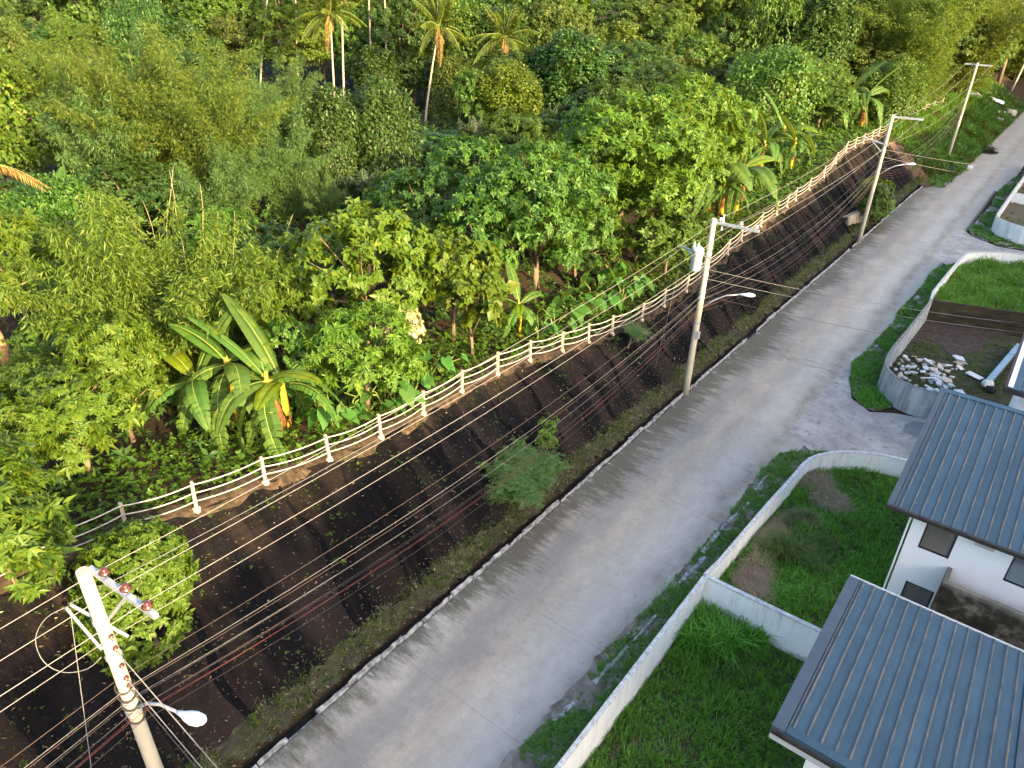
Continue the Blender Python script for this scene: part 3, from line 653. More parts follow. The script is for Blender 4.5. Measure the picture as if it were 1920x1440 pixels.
('forest_tree', 'big3', 'deep', -25.28, 142.09, 6.01, 14.3, 15.13, 2.94, 'dark green leafy tree packed into the forest along the top edge', 'tree', 'trees of the dense forest at the back (deep)'),
('forest_tree', 'big3', 'olive', -21.2, 176.11, 5.15, 17.9, 18.24, 5.24, 'olive green leafy tree packed into the forest along the top edge', 'tree', 'trees of the dense forest at the back (olive)'),
('forest_tree', 'big2', 'vine', -17.35, 188.53, 4.02, 22.37, 17.22, 5.16, 'yellowish leafy tree packed into the forest along the top edge', 'tree', 'trees of the dense forest at the back (vine)'),
]
PALMS=[
[-65.51, 53.54, 4.57, -70.39, 58.14, 16.26, 'coconut palm with a full crown and pale twin trunk at the top, left of centre'],
[-62.04, 63.97, 4.77, -64.45, 69.38, 14.99, 'coconut palm with a slender leaning pale trunk'],
[-55.13, 69.81, 5.04, -58.07, 73.98, 14.06, 'coconut palm crown rising from the tall vine column'],
[-66.0, 55.19, 4.58, -72.03, 61.59, 20.05, 'slender coconut trunk standing behind the full crowned palm'],
[-87.23, 58.91, 4.44, -92.05, 66.83, 20.76, 'leftmost thin bare palm trunk at the top edge'],
[-84.3, 63.01, 4.34, -91.07, 70.03, 21.47, 'thin palm trunk just right of the leftmost bare one'],
[-74.98, 67.63, 4.23, -81.69, 74.5, 21.07, 'bright pale palm trunk at the top edge, left of the leaning palm'],
[-73.37, 68.8, 4.28, -80.08, 75.88, 21.42, 'thin palm trunk right of the bright pale trunk'],
[-70.83, 109.57, 8.21, -75.5, 114.84, 20.63, 'faint palm trunk at the top edge, right of the vine column'],
]
BANANAS=[
(-22.31, 12.25, 4.49, 1.45, 'banana plant with a yellow stem, left one of the big clump by the fence'),
(-20.94, 12.68, 4.46, 1.4, 'banana plant with the tall upright leaf, middle of the big clump'),
(-20.96, 13.47, 4.39, 1.37, 'banana plant with shredded leaves, right one of the big clump'),
(-23.48, 11.54, 4.51, 1.25, 'small banana plant at the left foot of the big clump'),
(-20.21, 27.47, 3.71, 0.94, 'small banana plant beside the heart leaved tree'),
(-22.08, 54.99, 3.93, 1.92, 'banana plant with a bright furled leaf, above the transformer pole'),
(-20.39, 56.73, 3.89, 2.0, 'banana plant with ragged hanging leaves behind the transformer pole'),
(-20.92, 55.2, 3.85, 1.44, 'banana plant with orange dead leaves at its foot'),
(-22.97, 73.1, 4.38, 1.92, 'banana plant with the tall white edged leaf, right of the ragged one'),
(-21.37, 72.31, 4.41, 1.44, 'low banana plant with thin arching leaves near the fence'),
(-23.37, 69.93, 4.24, 1.6, 'banana plant half hidden between the two larger ones'),
(-23.71, 96.84, 5.17, 2.33, 'farthest banana plant with tall upright leaves'),
(-21.8, 98.33, 5.23, 2.17, 'far banana plant hung with dead orange leaves'),
(-24.71, 94.91, 5.1, 1.86, 'far banana plant left of the upright one'),
(-48.11, 17.29, 4.59, 1.3, 'shadowed banana plant in the hollow at the left'),
]
TAROS=[[-19.25, 29.33, 3.43], [-19.47, 30.97, 3.33], [-19.39, 32.23, 3.19], [-19.06, 33.16, 3.13], [-18.93, 34.45, 3.08], [-18.77, 35.75, 3.04], [-18.8, 37.44, 3.02], [-20.14, 34.58, 3.21], [-20.03, 36.59, 3.13], [-20.15, 32.83, 3.27], [-19.7, 38.0, 3.14], [-20.91, 36.42, 3.3], [-21.1, 38.33, 3.4], [-19.12, 27.65, 3.62], [-19.94, 15.56, 4.24], [-19.81, 16.46, 4.24], [-19.7, 17.25, 4.17], [-19.03, 17.38, 4.25], [-19.53, 18.83, 4.18], [-19.99, 20.32, 4.18], [-19.71, 20.91, 4.18], [-20.0, 14.8, 4.33], [-20.68, 48.72, 3.62], [-19.21, 47.45, 3.46], [-20.19, 45.19, 3.43]]
DARKPALMS=[
(-41.0, 35.77, 4.42, 1.1, 'dark fan palm in the hollow in front of the vine draped tower'),
(-43.36, 35.18, 4.3, 0.9, 'dark fan palm at the left of the hollow'),
(-35.7, 32.43, 4.68, 0.8, 'low dark palm at the near rim of the hollow'),
(-48.67, 56.88, 4.76, 1.1, 'dark palm below the vine column'),
(-48.21, 60.21, 4.89, 0.9, 'dark palm right of the first, below the vine column'),
(-46.33, 65.71, 4.94, 1.2, 'dark palm with tall grey green fronds beside a bright young leaf'),
(-50.61, 121.05, 7.46, 1.0, 'dry tipped palm in the forest left of the vine dome'),
(-55.2, 63.13, 4.96, 0.9, 'small dark palm tucked under the leaning coconut'),
]
CULMS=[[[-26.97, 12.51, 4.34, -30.98, 14.53, 11.46]], [[-27.87, 12.23, 4.4, -30.65, 16.03, 12.73]], [[-26.54, 13.42, 4.37, -29.63, 16.51, 12.01]], [[-25.9, 13.24, 4.42, -30.4, 15.68, 12.64]], [[-62.87, 31.44, 4.4, -68.65, 33.95, 14.1]], [[-25.98, 15.41, 4.39, -26.93, 19.12, 10.65]], [[-27.03, 14.48, 4.41, -28.97, 17.52, 10.76]]]
FENCE=[[-20.02, -8.4, 6.22], [-19.9, -6, 6.1], [-19.72, -3.6, 5.92], [-19.55, -1.2, 5.75], [-19.41, 1.3, 5.61], [-19.25, 3.75, 5.45], [-19.05, 6.19, 5.25], [-18.76, 8.22, 4.96], [-18.54, 10.63, 4.74], [-18.25, 13.15, 4.45], [-18.08, 15.55, 4.28], [-18.05, 17.92, 4.25], [-18.05, 20.32, 4.25], [-17.97, 22.75, 4.17], [-17.8, 25.04, 4.0], [-17.5, 27.44, 3.7], [-17.26, 29.58, 3.46], [-17.05, 31.72, 3.25], [-16.86, 34.78, 3.06], [-16.86, 37.55, 3.06], [-16.88, 40.64, 3.08], [-17.07, 44.14, 3.27], [-17.32, 48.05, 3.52], [-17.52, 51.01, 3.72], [-17.65, 55.16, 3.85], [-17.78, 58.92, 3.98], [-17.82, 61.5, 4.02], [-17.92, 63.82, 4.12], [-18.04, 67.84, 4.24], [-18.28, 72.77, 4.48], [-18.72, 77.72, 4.92], [-19.1, 82.42, 5.3], [-19.1, 85.88, 5.3], [-19.07, 89.11, 5.27], [-19.0, 92.65, 5.2], [-19.04, 95.56, 5.24], [-19.05, 100.31, 5.25], [-19.16, 107.33, 5.36], [-19.22, 112.52, 5.42], [-19.15, 116.93, 5.35], [-18.96, 121.65, 5.16], [-18.84, 127.26, 5.04], [-18.75, 134.07, 4.95]]
RUBBLE=[[-2.95, 45.94], [-2.74, 46.75], [-2.31, 46.48], [-2.43, 45.5], [-2.1, 45.77], [-1.91, 46.37], [-2.54, 44.97], [-2.86, 45.13], [-2.12, 44.9], [-1.8, 45.17], [-1.61, 45.76], [-1.77, 44.19], [-2.12, 44.23], [-2.49, 44.25], [-2.89, 44.08], [-3.41, 45.55], [-3.82, 46.11], [-4.26, 46.48], [-4.52, 46.26], [-4.52, 45.52], [-4.48, 44.65], [-4.11, 44.07], [-3.78, 43.75], [-3.48, 43.58], [-3.04, 43.12], [-2.72, 42.9], [-2.35, 42.73], [-2.05, 42.91], [-1.74, 43.17], [-1.58, 43.7], [-1.48, 44.44], [-1.13, 43.68], [-3.43, 44.65], [-3.84, 45.19], [-3.2, 46.46], [-1.54, 48.05], [-3.86, 47.21], [-1.77, 46.94], [-2.23, 47.19], [-1.29, 42.99], [-1.77, 42.59], [-4.15, 44.93], [-2.62, 45.77], [-2.27, 45.11], [-1.82, 44.64], [-1.81, 43.75]]
DEADPALM=[-42.49, 11.51, 4.71, 6.76]
STUMP=[-33.19, 8.33, 4.41, 3.7]
ARC=[[-35.46, 9.75, 7.57], [-34.68, 10.65, 8.01], [-33.8, 11.43, 8.18], [-32.82, 12.45, 8.58], [-31.4, 13.7, 8.83]]
# ------------------------------------------------------------------ leaf geometry
def unit(v): return v / np.maximum(np.linalg.norm(v, axis=-1, keepdims=True), 1e-6)

def leaves(P, D, Nn, L, Wd, fold=.12, bend=.0):
    """folded diamond leaves: base P, axis D, normal Nn"""
    n = len(P)
    L = np.broadcast_to(np.asarray(L, float), (n,))[:, None]; Wd = np.broadcast_to(np.asarray(Wd, float), (n,))[:, None]
    Sd = unit(np.cross(D, Nn)); Nn = unit(np.cross(Sd, D))
    m = P + D * L * .42
    V = np.stack([P, m + Sd * Wd / 2 + Nn * Wd * fold, P + D * L - Nn * L * bend, m - Sd * Wd / 2 + Nn * Wd * fold], 1).reshape(-1, 3)
    b = np.arange(n)[:, None] * 4
    F = np.concatenate([b + np.array([[0, 1, 2]]), b + np.array([[0, 2, 3]])], 1).reshape(-1, 3)
    return V, F

def rosettes(P, N, k, L, Wd, rng, droop=.35, spread=.9, up=.35):
    n = len(P)
    a = unit(N * .8 + np.array([0, 0, up]) + rng.normal(0, .16, (n, 3)))
    ref = unit(rng.normal(0, 1, (n, 3)))
    t1 = unit(np.cross(a, ref)); t2 = np.cross(a, t1)
    ph = (np.arange(k)[None, :] / k * 2 * np.pi + rng.uniform(0, 6.28, (n, 1)) + rng.normal(0, .3, (n, k)))[..., None]
    el = rng.uniform(.05, .75, (n, k, 1))
    d = (np.cos(ph) * t1[:, None] + np.sin(ph) * t2[:, None]) * spread + a[:, None] * el
    d[..., 2] -= droop
    d = unit(d).reshape(-1, 3)
    nn = np.repeat(a, k, 0) + rng.normal(0, .15, (n * k, 3)) + np.array([0, 0, .3])
    pp = np.repeat(P, k, 0)
    sc = rng.uniform(.65, 1.2, n * k) * np.repeat(np.exp(rng.normal(-.05, .28, n)), k)
    return leaves(pp, d, unit(nn), L * sc, Wd * sc, .14, .12)

def clump_points(C, Rr, n, rng, hang=0.0, lower=-.35):
    """points on the skin of overlapping ellipsoid clumps C (m,3), radii Rr (m,3)"""
    wts = (Rr[:, 0] * Rr[:, 2]); wts = wts / wts.sum()
    ci = rng.choice(len(C), int(n * 2.6), p=wts)
    d = unit(rng.normal(0, 1, (len(ci), 3)))
    d = d[(d[:, 2] > lower)]; ci = ci[:len(d)]
    rr = rng.uniform(.8, 1.03, (len(d), 1)) if not hang else rng.uniform(.88, 1.02, (len(d), 1))
    P = C[ci] + d * Rr[ci] * rr
    keep = np.ones(len(P), bool)
    for j in range(len(C)):
        q = ((P - C[j]) / (Rr[j] * .84)); ins = (q * q).sum(1) < 1
        keep &= ~(ins & (ci != j))
    P, d = P[keep], d[keep]
    return P[:n], d[:n]

def tree_crown(seed, asp, nclump, nros, k, L, Wd, z0=.16, rc=(.16, .27), droop=.35, zsq=.85, lower=-.45, up=.35, layers=False):
    rng = np.random.default_rng(seed)
    C = []; Rr = []
    cz = (z0 + 1) / 2 * asp; hz = (1 - z0) / 2 * asp
    for i in range(nclump):
        d = unit(rng.normal(0, 1, (1, 3)))[0]
        if d[2] < -.55: d[2] *= -1
        q = rng.uniform(.25, 1.0) ** .45
        r = rng.uniform(*rc)
        rz = r * zsq * (min(1.3, max(.7, asp)))
        C.append((d[0] * q * max(.05, .5 - r), d[1] * q * max(.05, .5 - r), cz + d[2] * q * max(.05, hz - rz)))
        Rr.append((r, r, rz))
    C = np.array(C); Rr = np.array(Rr)
    if layers: Rr[:, 2] *= .6
    m = 9
    P, N = clump_points(C, Rr, nros // m, rng, 0, lower)
    P = P + N * rng.normal(0, .022, (len(P), 1))
    P = np.repeat(P, m, 0); N = np.repeat(N, m, 0)
    P = P + rng.normal(0, .0155, P.shape) * np.array([1, 1, .8]) + N * np.abs(rng.normal(0, .012, (len(P), 1)))
    N = unit(N + rng.normal(0, .28, N.shape))
    return rosettes(P, N, k, L, Wd, rng, droop, .9, up), C

def vine_crown(seed, asp, nros, L, Wd, cols=26):
    """trees smothered in creepers: vertical hanging curtains around a dome"""
    rng = np.random.default_rng(seed)
    C = []; Rr = []
    for i in range(cols):
        a = rng.uniform(0, 6.28); q = rng.uniform(0, 1) ** .6 * .36
        top = asp * (1 - 1.5 * q * q) * rng.uniform(.8, 1.0)
        ln = rng.uniform(.3, .55) * asp
        r = rng.uniform(.08, .17); ln *= rng.uniform(.45, 1.0)
        C.append((math.cos(a) * q, math.sin(a) * q, max(top - ln, ln * .55))); Rr.append((r, r * rng.uniform(.7, 1.2), ln))
    for i in range(cols):
        a = rng.uniform(0, 6.28); q = rng.uniform(.1, .4); r = rng.uniform(.07, .14)
        C.append((math.cos(a) * q, math.sin(a) * q, asp * rng.uniform(.12, .95) * (1 - 1.2 * q * q))); Rr.append((r, r, r * rng.uniform(.7, 1.3)))
    C = np.array(C); Rr = np.array(Rr)
    C[:, 2] = np.minimum(C[:, 2], asp - Rr[:, 2])
    P, N = clump_points(C, Rr, nros, rng, 1, -.8)
    P[:, 2] = np.maximum(P[:, 2], .02)
    P[:, 2] += rng.normal(0, .01, len(P))
    n = len(P)
    P += rng.normal(0, .016, (n, 3)); D = unit(N * .55 + np.array([0, 0, -.55]) + rng.normal(0, .42, (n, 3)))
    sc = rng.uniform(.6, 1.25, n)
    return leaves(P, D, unit(N + np.array([0, 0, .45]) + rng.normal(0, .2, (n, 3))), L * sc, Wd * sc, .1, .1), C

def bamboo_crown(seed, asp, nculm, nodes, tuft, L, Wd, lean=.42, low=.2):
    rng = np.random.default_rng(seed)
    Ps = []; Ds = []; culms = []
    for i in range(nculm):
        a = rng.uniform(0, 6.28); rr = lean * rng.uniform(.15, 1.0) ** .8; h = asp * rng.uniform(.72, 1.0) * (1 - .25 * rr / lean)
        b = np.array([math.cos(a), math.sin(a), 0]); bx = b * rng.uniform(0, .07)
        pts = []
        for s in np.linspace(0, 1, 9):
            z = h * (1.28 * s - .3 * s ** 3 * (rr / lean)) / 1.28
            pts.append(bx + b * rr * s ** 2.1 + np.array([0, 0, z]))
        pts = np.array(pts); culms.append(pts)
        ts = rng.uniform(low, 1, nodes)
        idx = ts * 8; i0 = np.minimum(idx.astype(int), 7); fr = (idx - i0)[:, None]
        base = pts[i0] * (1 - fr) + pts[i0 + 1] * fr
        od = rng.normal(0, 1, (nodes, 3)); od[:, 2] = np.abs(od[:, 2]) * .3 - .25; od = unit(od)
        ln = rng.uniform(.02, .11, (nodes, 1)) * (1.2 - .85 * ts[:, None])
        tip = base + od * ln; tip[:, 2] -= ln[:, 0] * .3
        Ps.append(tip); Ds.append(od)
    P = np.concatenate(Ps); D0 = np.concatenate(Ds); n = len(P)
    d = np.repeat(D0, tuft, 0) * .7 + rng.normal(0, .5, (n * tuft, 3)); d[:, 2] -= .55
    d = unit(d); pp = np.repeat(P, tuft, 0) + rng.normal(0, .012, (n * tuft, 3))
    nn = np.cross(d, rng.normal(0, 1, d.shape)) + np.array([0, 0, .8])
    sc = rng.uniform(.6, 1.25, len(d))
    return leaves(pp, d, unit(nn), L * sc, Wd * sc, .1, .15), culms

def trunk_mesh(seed, asp, C, z0, mat, r=.022, nl=6, lean=.05):
    rng = random.Random(seed); b = MB()
    top = Vector((rng.uniform(-lean, lean), rng.uniform(-lean, lean), asp * .62))
    pts = [Vector((0, 0, -.03)), Vector((top.x * .3 + .01, top.y * .3, asp * .2)), Vector((top.x * .7, top.y * .7 + .008, asp * .42)), top]
    b.tube(pts, [r * 1.25, r, r * .75, r * .45], 7)
    for i in range(min(nl, len(C))):
        c = Vector(C[(i * 5) % len(C)]); s = pts[1].lerp(pts[2], rng.uniform(0, 1.0))
        if c.z < s.z: s = pts[1] * .9
        m = s.lerp(c, .5) + Vector((0, 0, .03))
        b.tube([s, m, c], [r * .5, r * .33, r * .15], 5)
    for i in range(9):
        c = Vector(C[((i % nl) * 5) % len(C)]); o = Vector((c.x, c.y, (c.z - asp * .45) * .8)).normalized()
        q = c + o * rng.uniform(.12, .24); b.tube([c, c.lerp(q, .5) + Vector((rng.uniform(-.02, .02), rng.uniform(-.02, .02), .01)), q], [.005, .0035, .0012], 4, False)
    return b.mesh('trunk', mat, True)

def fit(V, asp):
    V = np.array(V); r = np.sort(np.hypot(V[:, 0], V[:, 1]))[int(len(V) * .965)]
    V[:, :2] *= .5 / r
    V[:, 2] *= asp / np.sort(V[:, 2])[int(len(V) * .993)]
    return V
PROTO = {}
def proto(key, asp, crown, trunk):
    PROTO[key] = (asp, crown, trunk)
def mk_tree(key, seed, asp, **kw):
    (V, F), C = tree_crown(seed, asp, **kw)
    proto(key, asp, np_mesh('crown_' + key, fit(V, asp), F, LEAF['mid']), trunk_mesh(seed, asp, C, kw.get('z0', .16), M['bark']))
mk_tree('round1', 1, 1.0, nclump=34, nros=3300, k=5, L=.036, Wd=.019, rc=(.13, .22))
mk_tree('round2', 2, 1.05, nclump=30, nros=2900, k=5, L=.042, Wd=.023, rc=(.12, .24), droop=.5)
mk_tree('round3', 3, .95, nclump=26, nros=3000, k=5, L=.036, Wd=.02, rc=(.15, .25))
mk_tree('mango1', 4, 1.08, nclump=44, nros=3000, k=6, L=.045, Wd=.014, rc=(.09, .17), droop=.55, layers=True, z0=.1)
mk_tree('mango2', 5, .95, nclump=46, nros=3300, k=6, L=.042, Wd=.014, rc=(.09, .16), droop=.5, z0=.12)
mk_tree('mango3', 6, 1.0, nclump=36, nros=2600, k=6, L=.05, Wd=.016, rc=(.1, .18), droop=.55, z0=.08)
mk_tree('big1', 14, 1.0, nclump=75, nros=8600, k=5, L=.025, Wd=.0105, rc=(.07, .14), droop=.5, z0=.1, layers=True)
mk_tree('big2', 15, 1.05, nclump=60, nros=8600, k=5, L=.023, Wd=.012, rc=(.08, .16), droop=.4, z0=.1)
mk_tree('big3', 16, 1.3, nclump=52, nros=8200, k=5, L=.026, Wd=.0125, rc=(.08, .18), droop=.45, z0=.12)
mk_tree('heart1', 7, 1.1, nclump=22, nros=1500, k=4, L=.06, Wd=.045, rc=(.11, .2), droop=.7, z0=.2)
mk_tree('heart2', 8, 1.1, nclump=16, nros=620, k=4, L=.075, Wd=.058, rc=(.1, .17), droop=.8, z0=.34)
mk_tree('dense', 9, 1.3, nclump=11, nros=9000, k=5, L=.04, Wd=.019, rc=(.3, .37), droop=.5, z0=.02, lower=-.75)
mk_tree('flower', 10, 1.4, nclump=20, nros=1300, k=5, L=.05, Wd=.04, rc=(.12, .2), droop=.2)
(_V, _F), _C = vine_crown(21, .95, 15000, .034, .022, 30); proto('vine1', .95, np_mesh('crown_vine1', fit(_V, .95), _F, LEAF['mid']), trunk_mesh(21, .95, _C, .1, M['bark']))
(_V, _F), _C = vine_crown(22, 1.1, 15000, .036, .024, 26); proto('vine2', 1.1, np_mesh('crown_vine2', fit(_V, 1.1), _F, LEAF['mid']), trunk_mesh(22, 1.1, _C, .1, M['bark']))
(_V, _F), _C = vine_crown(23, 1.7, 16000, .045, .03, 24); proto('vinet', 1.7, np_mesh('crown_vinet', fit(_V, 1.7), _F, LEAF['mid']), trunk_mesh(23, 1.7, _C, .1, M['bark']))
def mk_bamboo(key, seed, asp, **kw):
    (V, F), cul = bamboo_crown(seed, asp, **kw)
    b = MB()
    for c in cul[:14]: b.tube([Vector(p) for p in c[:7:2]], [.0055, .0045, .0035, .002], 5, False)
    proto(key, asp, np_mesh('foliage_' + key, fit(V, asp), F, LEAF['bamboo']), b.mesh('culms_' + key, M['green_culm'], True))
mk_bamboo('bamboo1', 31, 1.5, nculm=26, nodes=210, tuft=8, L=.023, Wd=.0052, lean=.46, low=.12)
mk_bamboo('bamboo2', 32, 1.1, nculm=30, nodes=190, tuft=8, L=.024, Wd=.0054, lean=.52, low=.1)
mk_bamboo('bambush1', 33, .85, nculm=40, nodes=150, tuft=8, L=.026, Wd=.0058, lean=.5, low=.08)
mk_bamboo('bambush2', 34, 1.15, nculm=34, nodes=150, tuft=7, L=.034, Wd=.0075, lean=.5, low=.05)

def grow(name, kind, mat, x, y, z, h, w, rz, label, cat, group=None):
    asp, crown, trunk = PROTO[kind]
    e = empty(name, (x, y, z), rz, label, cat, group, (w, w, h / asp))
    bam = kind.startswith('bam')
    mobj('foliage' if bam else 'crown', crown, e, mat=LEAF[mat])
    mobj('culms' if bam else 'trunk', trunk, e)
    return e

# ------------------------------------------------------------------ terrain
def gz(x, y):
    z = ground_z(x, y)
    ft = foot_x(y)
    if x >= ft:
        if x < 20: z -= .05
        if y < 99 and -13.62 < x < -13.18: z = -.42
    elif x < fence_x(y) - 1.2:
        z += .18 * math.sin(x * .9 + y * .37) * math.cos(y * .7 - x * .3)
    return z

def build_ground():
    xs = [-1200, -700, -420, -300, -240] + list(np.arange(-210, -60, 6.)) + list(np.arange(-60, -24, 2.)) + list(np.arange(-24, -21, .6)) + list(np.arange(-21, -14, .28)) + \
         [-14, -13.8, -13.63, -13.61, -13.4, -13.19, -13.17, -13, -12, -11, -10, -8, -6, -4, -2, 0, 3, 6, 10, 15, 20, 24, 26, 29, 32, 36, 40, 44, 50, 60, 75, 90, 120, 200, 400, 900]
    ys = [-900, -300, -150, -90, -60, -45, -34] + list(np.arange(-30, 100, 1.0)) + [98.9, 99.1] + list(np.arange(100, 140, 2.)) + list(np.arange(140, 260, 8.)) + [270, 300, 350, 450, 700, 1400]
    xs = sorted(set(round(float(v), 3) for v in xs)); ys = sorted(set(round(float(v), 3) for v in ys))
    V = [(x, y, gz(x, y)) for y in ys for x in xs]
    n = len(xs)
    F = [(j * n + i, j * n + i + 1, (j + 1) * n + i + 1, (j + 1) * n + i) for j in range(len(ys) - 1) for i in range(n - 1)]
    me = np_mesh('ground', V, F, M['soil'], smooth=False)
    return tag(mobj('ground', me), kind='structure')
build_ground()

def sheet(name, poly, z, mat, kind='structure', parent=None, thick=0.0):
    """flat polygon patch at height z, with a skirt when thick"""
    b = MB(); n = len(poly)
    vs = [(p[0], p[1], z) for p in poly]
    fs = [tuple(range(n))]
    if thick:
        vs += [(p[0], p[1], z - thick) for p in poly]
        fs += [(i, i + n, (i + 1) % n + n, (i + 1) % n) for i in range(n)]
    b.add(vs, fs)
    o = b.obj(name, mat, parent)
    return tag(o, kind=kind) if parent is None else o

# ------------------------------------------------------------------ road
b = MB(); b.box((-9.5, 75, -.05), (7.1, 210, .04)); b.box((-7.8, 215, -.05), (7.0, 70.1, .036))
road = tag(b.obj('road', M['dust']), kind='structure')
y = -16.0; k = 0
while y < 250:
    ln = 4.5
    xl = -13.02 if y < 96 else -13.02 + 2.3 * sstep(96, 112, y + 2)
    xr = -6.15 if y < 100 else -5.0
    bb = MB()
    g = .003
    nseg = 4
    bb.box(((xl + xr) / 2, y + ln / 2, -.012 + .0015 * math.sin(k * 2.1)), (xr - xl, ln - g * 2, .04))
    bb.obj('slab', M['road'], road)
    y += ln; k += 1
# concrete side streets
s1 = sheet('side_street', [(-7.2, 33.6), (-5.6, 32.4), (-4.2, 33.0), (20, 33.4), (20, 40.4), (0, 39.9), (-2.2, 39.55), (-3.4, 39.1), (-4.4, 38.4), (-5.6, 39.3), (-6.9, 43.6)], .014, M['side'], thick=.05)
s2 = sheet('side_street', [(-7.0, 69.4), (-5.6, 68.2), (-4.0, 69.5), (-1, 70.6), (20, 71.5), (20, 77.6), (-3, 77.0), (-5.0, 78.6), (-6.6, 81.0)], .014, M['side'], thick=.05)
# dark repair patch on the first side street
sheet('repair_patch', [(-2.55, 37.4), (-2.6, 38.3), (-2.3, 39.0), (-1.2, 39.3), (-.6, 38.9), (-.7, 37.6), (-1.6, 37.2)], .02, simple('patched_concrete', [(.3, (.15, .155, .17)), (.7, (.2, .205, .215))], 3, .85))

# drain, kerb and berm along the bank foot
b = MB(); b.box((-13.4, 42, -.38), (.42, 114, .05)); tag(b.obj('drain', M['drain']), kind='structure')
kb = MB(); kb.box((-13.11, 42, -.2), (.09, 114, .3)); kerb = tag(kb.obj('kerb', M['kerb']), kind='structure')
y = -14.0
while y < 99:
    ln = R.uniform(.5, 1.7)
    if R.random() < .96:
        b = MB(); wv = R.uniform(.07, .14); xo = -13.04 - wv / 2 - R.uniform(.03, .1); h = R.uniform(.05, .13)
        n = 5; top = []; 
        for i in range(n + 1):
            yy = y + ln * i / n
            top.append((xo - wv / 2 + R.uniform(-.04, .03), xo + wv / 2 + R.uniform(-.03, .03), yy))
        vs = []; fs = []
        for (xa, xb, yy) in top: vs += [(xa, yy, -.06), (xa + .015, yy, h + R.uniform(-.015, .015)), (xb - .015, yy, h + R.uniform(-.02, .01)), (xb, yy, -.06)]
        for i in range(n):
            a = i * 4
            for q in range(3): fs.append((a + q, a + q + 1, a + q + 5, a + q + 4))
        fs += [(0, 3, 2, 1), (n * 4, n * 4 + 1, n * 4 + 2, n * 4 + 3)]
        b.add(vs, fs); b.obj('kerb_stone', M['kerb'], kerb)
    y += ln + R.uniform(.005, .06)

def strip(name, fx0, fx1, y0, y1, dy, nx, fz, mat, amp=.0, parent=None, edge=.0, seed=0):
    rng = random.Random(seed); vs = []; ny = int((y1 - y0) / dy) + 1
    for j in range(ny + 1):
        yy = y0 + (y1 - y0) * j / ny
        a = fx0(yy) + rng.uniform(-edge, edge); c = fx1(yy) + rng.uniform(-edge, edge)
        for i in range(nx + 1):
            xx = a + (c - a) * i / nx
            vs.append((xx, yy, fz(xx, yy) + rng.uniform(-amp, amp)))
    n = nx + 1
    fs = [(j * n + i, j * n + i + 1, (j + 1) * n + i + 1, (j + 1) * n + i) for j in range(ny) for i in range(nx)]
    return mobj(name, np_mesh(name, vs, fs, mat), parent)

def berm_z(x, y):
    t = (x + 14.35) / .85
    return max(ground_z(x, y), 0) + .02 + .17 * math.sin(max(0, min(1, t)) * math.pi) * (1 + .5 * math.sin(y * 1.3))
tag(strip('berm', lambda y: -14.25, lambda y: -13.55, -14, 99, .3, 6, berm_z, M['berm'], .085, edge=.16, seed=4), kind='structure')
tag(strip('fence_path', lambda y: fence_x(y) - .6, lambda y: fence_x(y) + .26, -14, 134, .5, 4, lambda x, y: ground_z(x, y) + .05, M['litter'], .03, edge=.12, seed=6), kind='structure')

# the bank under its erosion netting
bank = tag(strip('bank', lambda y: fence_x(y) + .05, lambda y: -13.9, -14, 98.5, .7, 9, lambda x, y: ground_z(x, y) + .025, M['net'], .015, seed=8), kind='structure')
y = -13.0; k = 0
while y < 97.5:
    wd = R.uniform(1.7, 2.7)
    sk = R.uniform(-.35, .35); ph = R.uniform(0, 6)
    off = .06 + .02 * (k % 2)
    xa_, xb_ = 10, 5
    vs = []; fs = []
    r1 = [R.uniform(-.12, .12) for _ in range(12)]; r2 = [R.uniform(-.12, .12) for _ in range(12)]
    for i in range(11):
        s = i / 10
        for j in range(6):
            t = j / 5
            yy = y + wd * t * 1.04 + sk * (s - .5) + (r1[i] * (1 - t) + r2[i] * t)
            x0 = fence_x(yy) + .28 + .15 * math.sin(yy * 2.3); x1 = -14.1
            xx = x0 + (x1 - x0) * s
            bul = .05 * math.sin(s * 13 + ph + t * 3) * math.sin(t * 3.14) + .02 * math.sin(t * 3.14) + R.uniform(-.035, .035)
            vs.append((xx + bul * .5, yy, ground_z(xx, yy) + off + bul * .6))
    for i in range(10):
        for j in range(5):
            a = i * 6 + j; fs.append((a, a + 6, a + 7, a + 1))
    mobj('net_panel', np_mesh('net_panel', vs, fs, M['net'], smooth=True), bank)
    # the overlap of two panels: a darker doubled band running down the slope
    vs = []; fs = []; w0 = R.uniform(.12, .4); w1 = R.uniform(.2, .7); s0 = R.choice([0, 0, 0, .1, .25]); s1 = R.choice([1, 1, .9, .75])
    for i in range(11):
        s = s0 + (s1 - s0) * i / 10
        wv = (w0 + (w1 - w0) * s) * (.35 + .65 * math.sin(math.pi * min(1, i / 10 * .9 + .08)))
        yc = y + sk * (s - .5) + .16 * math.sin(i * .8 + ph) + R.uniform(-.06, .06)
        for j in range(4):
            yy = yc + wv * (j / 3 - .5)
            x0 = fence_x(yy) + .3; x1 = -14.0; xx = x0 + (x1 - x0) * s
            bl = (.018 if 0 < j < 3 else -.02) + R.uniform(-.006, .006)
            vs.append((xx + bl * .6, yy, ground_z(xx, yy) + .1 + .02 + bl))
    for i in range(10):
        for j in range(3):
            a = i * 4 + j; fs.append((a, a + 4, a + 5, a + 1))
    mobj('net_seam', np_mesh('net_seam', vs, fs, M['seam'], smooth=True), bank)
    y += wd; k += 1
# raw earth where the netting ends
tag(strip('raw_earth', lambda y: fence_x(y) + .6 + (y - 97) * .35, lambda y: -12.6 + (y - 97) * .15, 97.3, 101.5, .4, 12, lambda x, y: max(ground_z(x, y), 0) + .09, M['earth'], .05, edge=.2, seed=3), kind='structure')

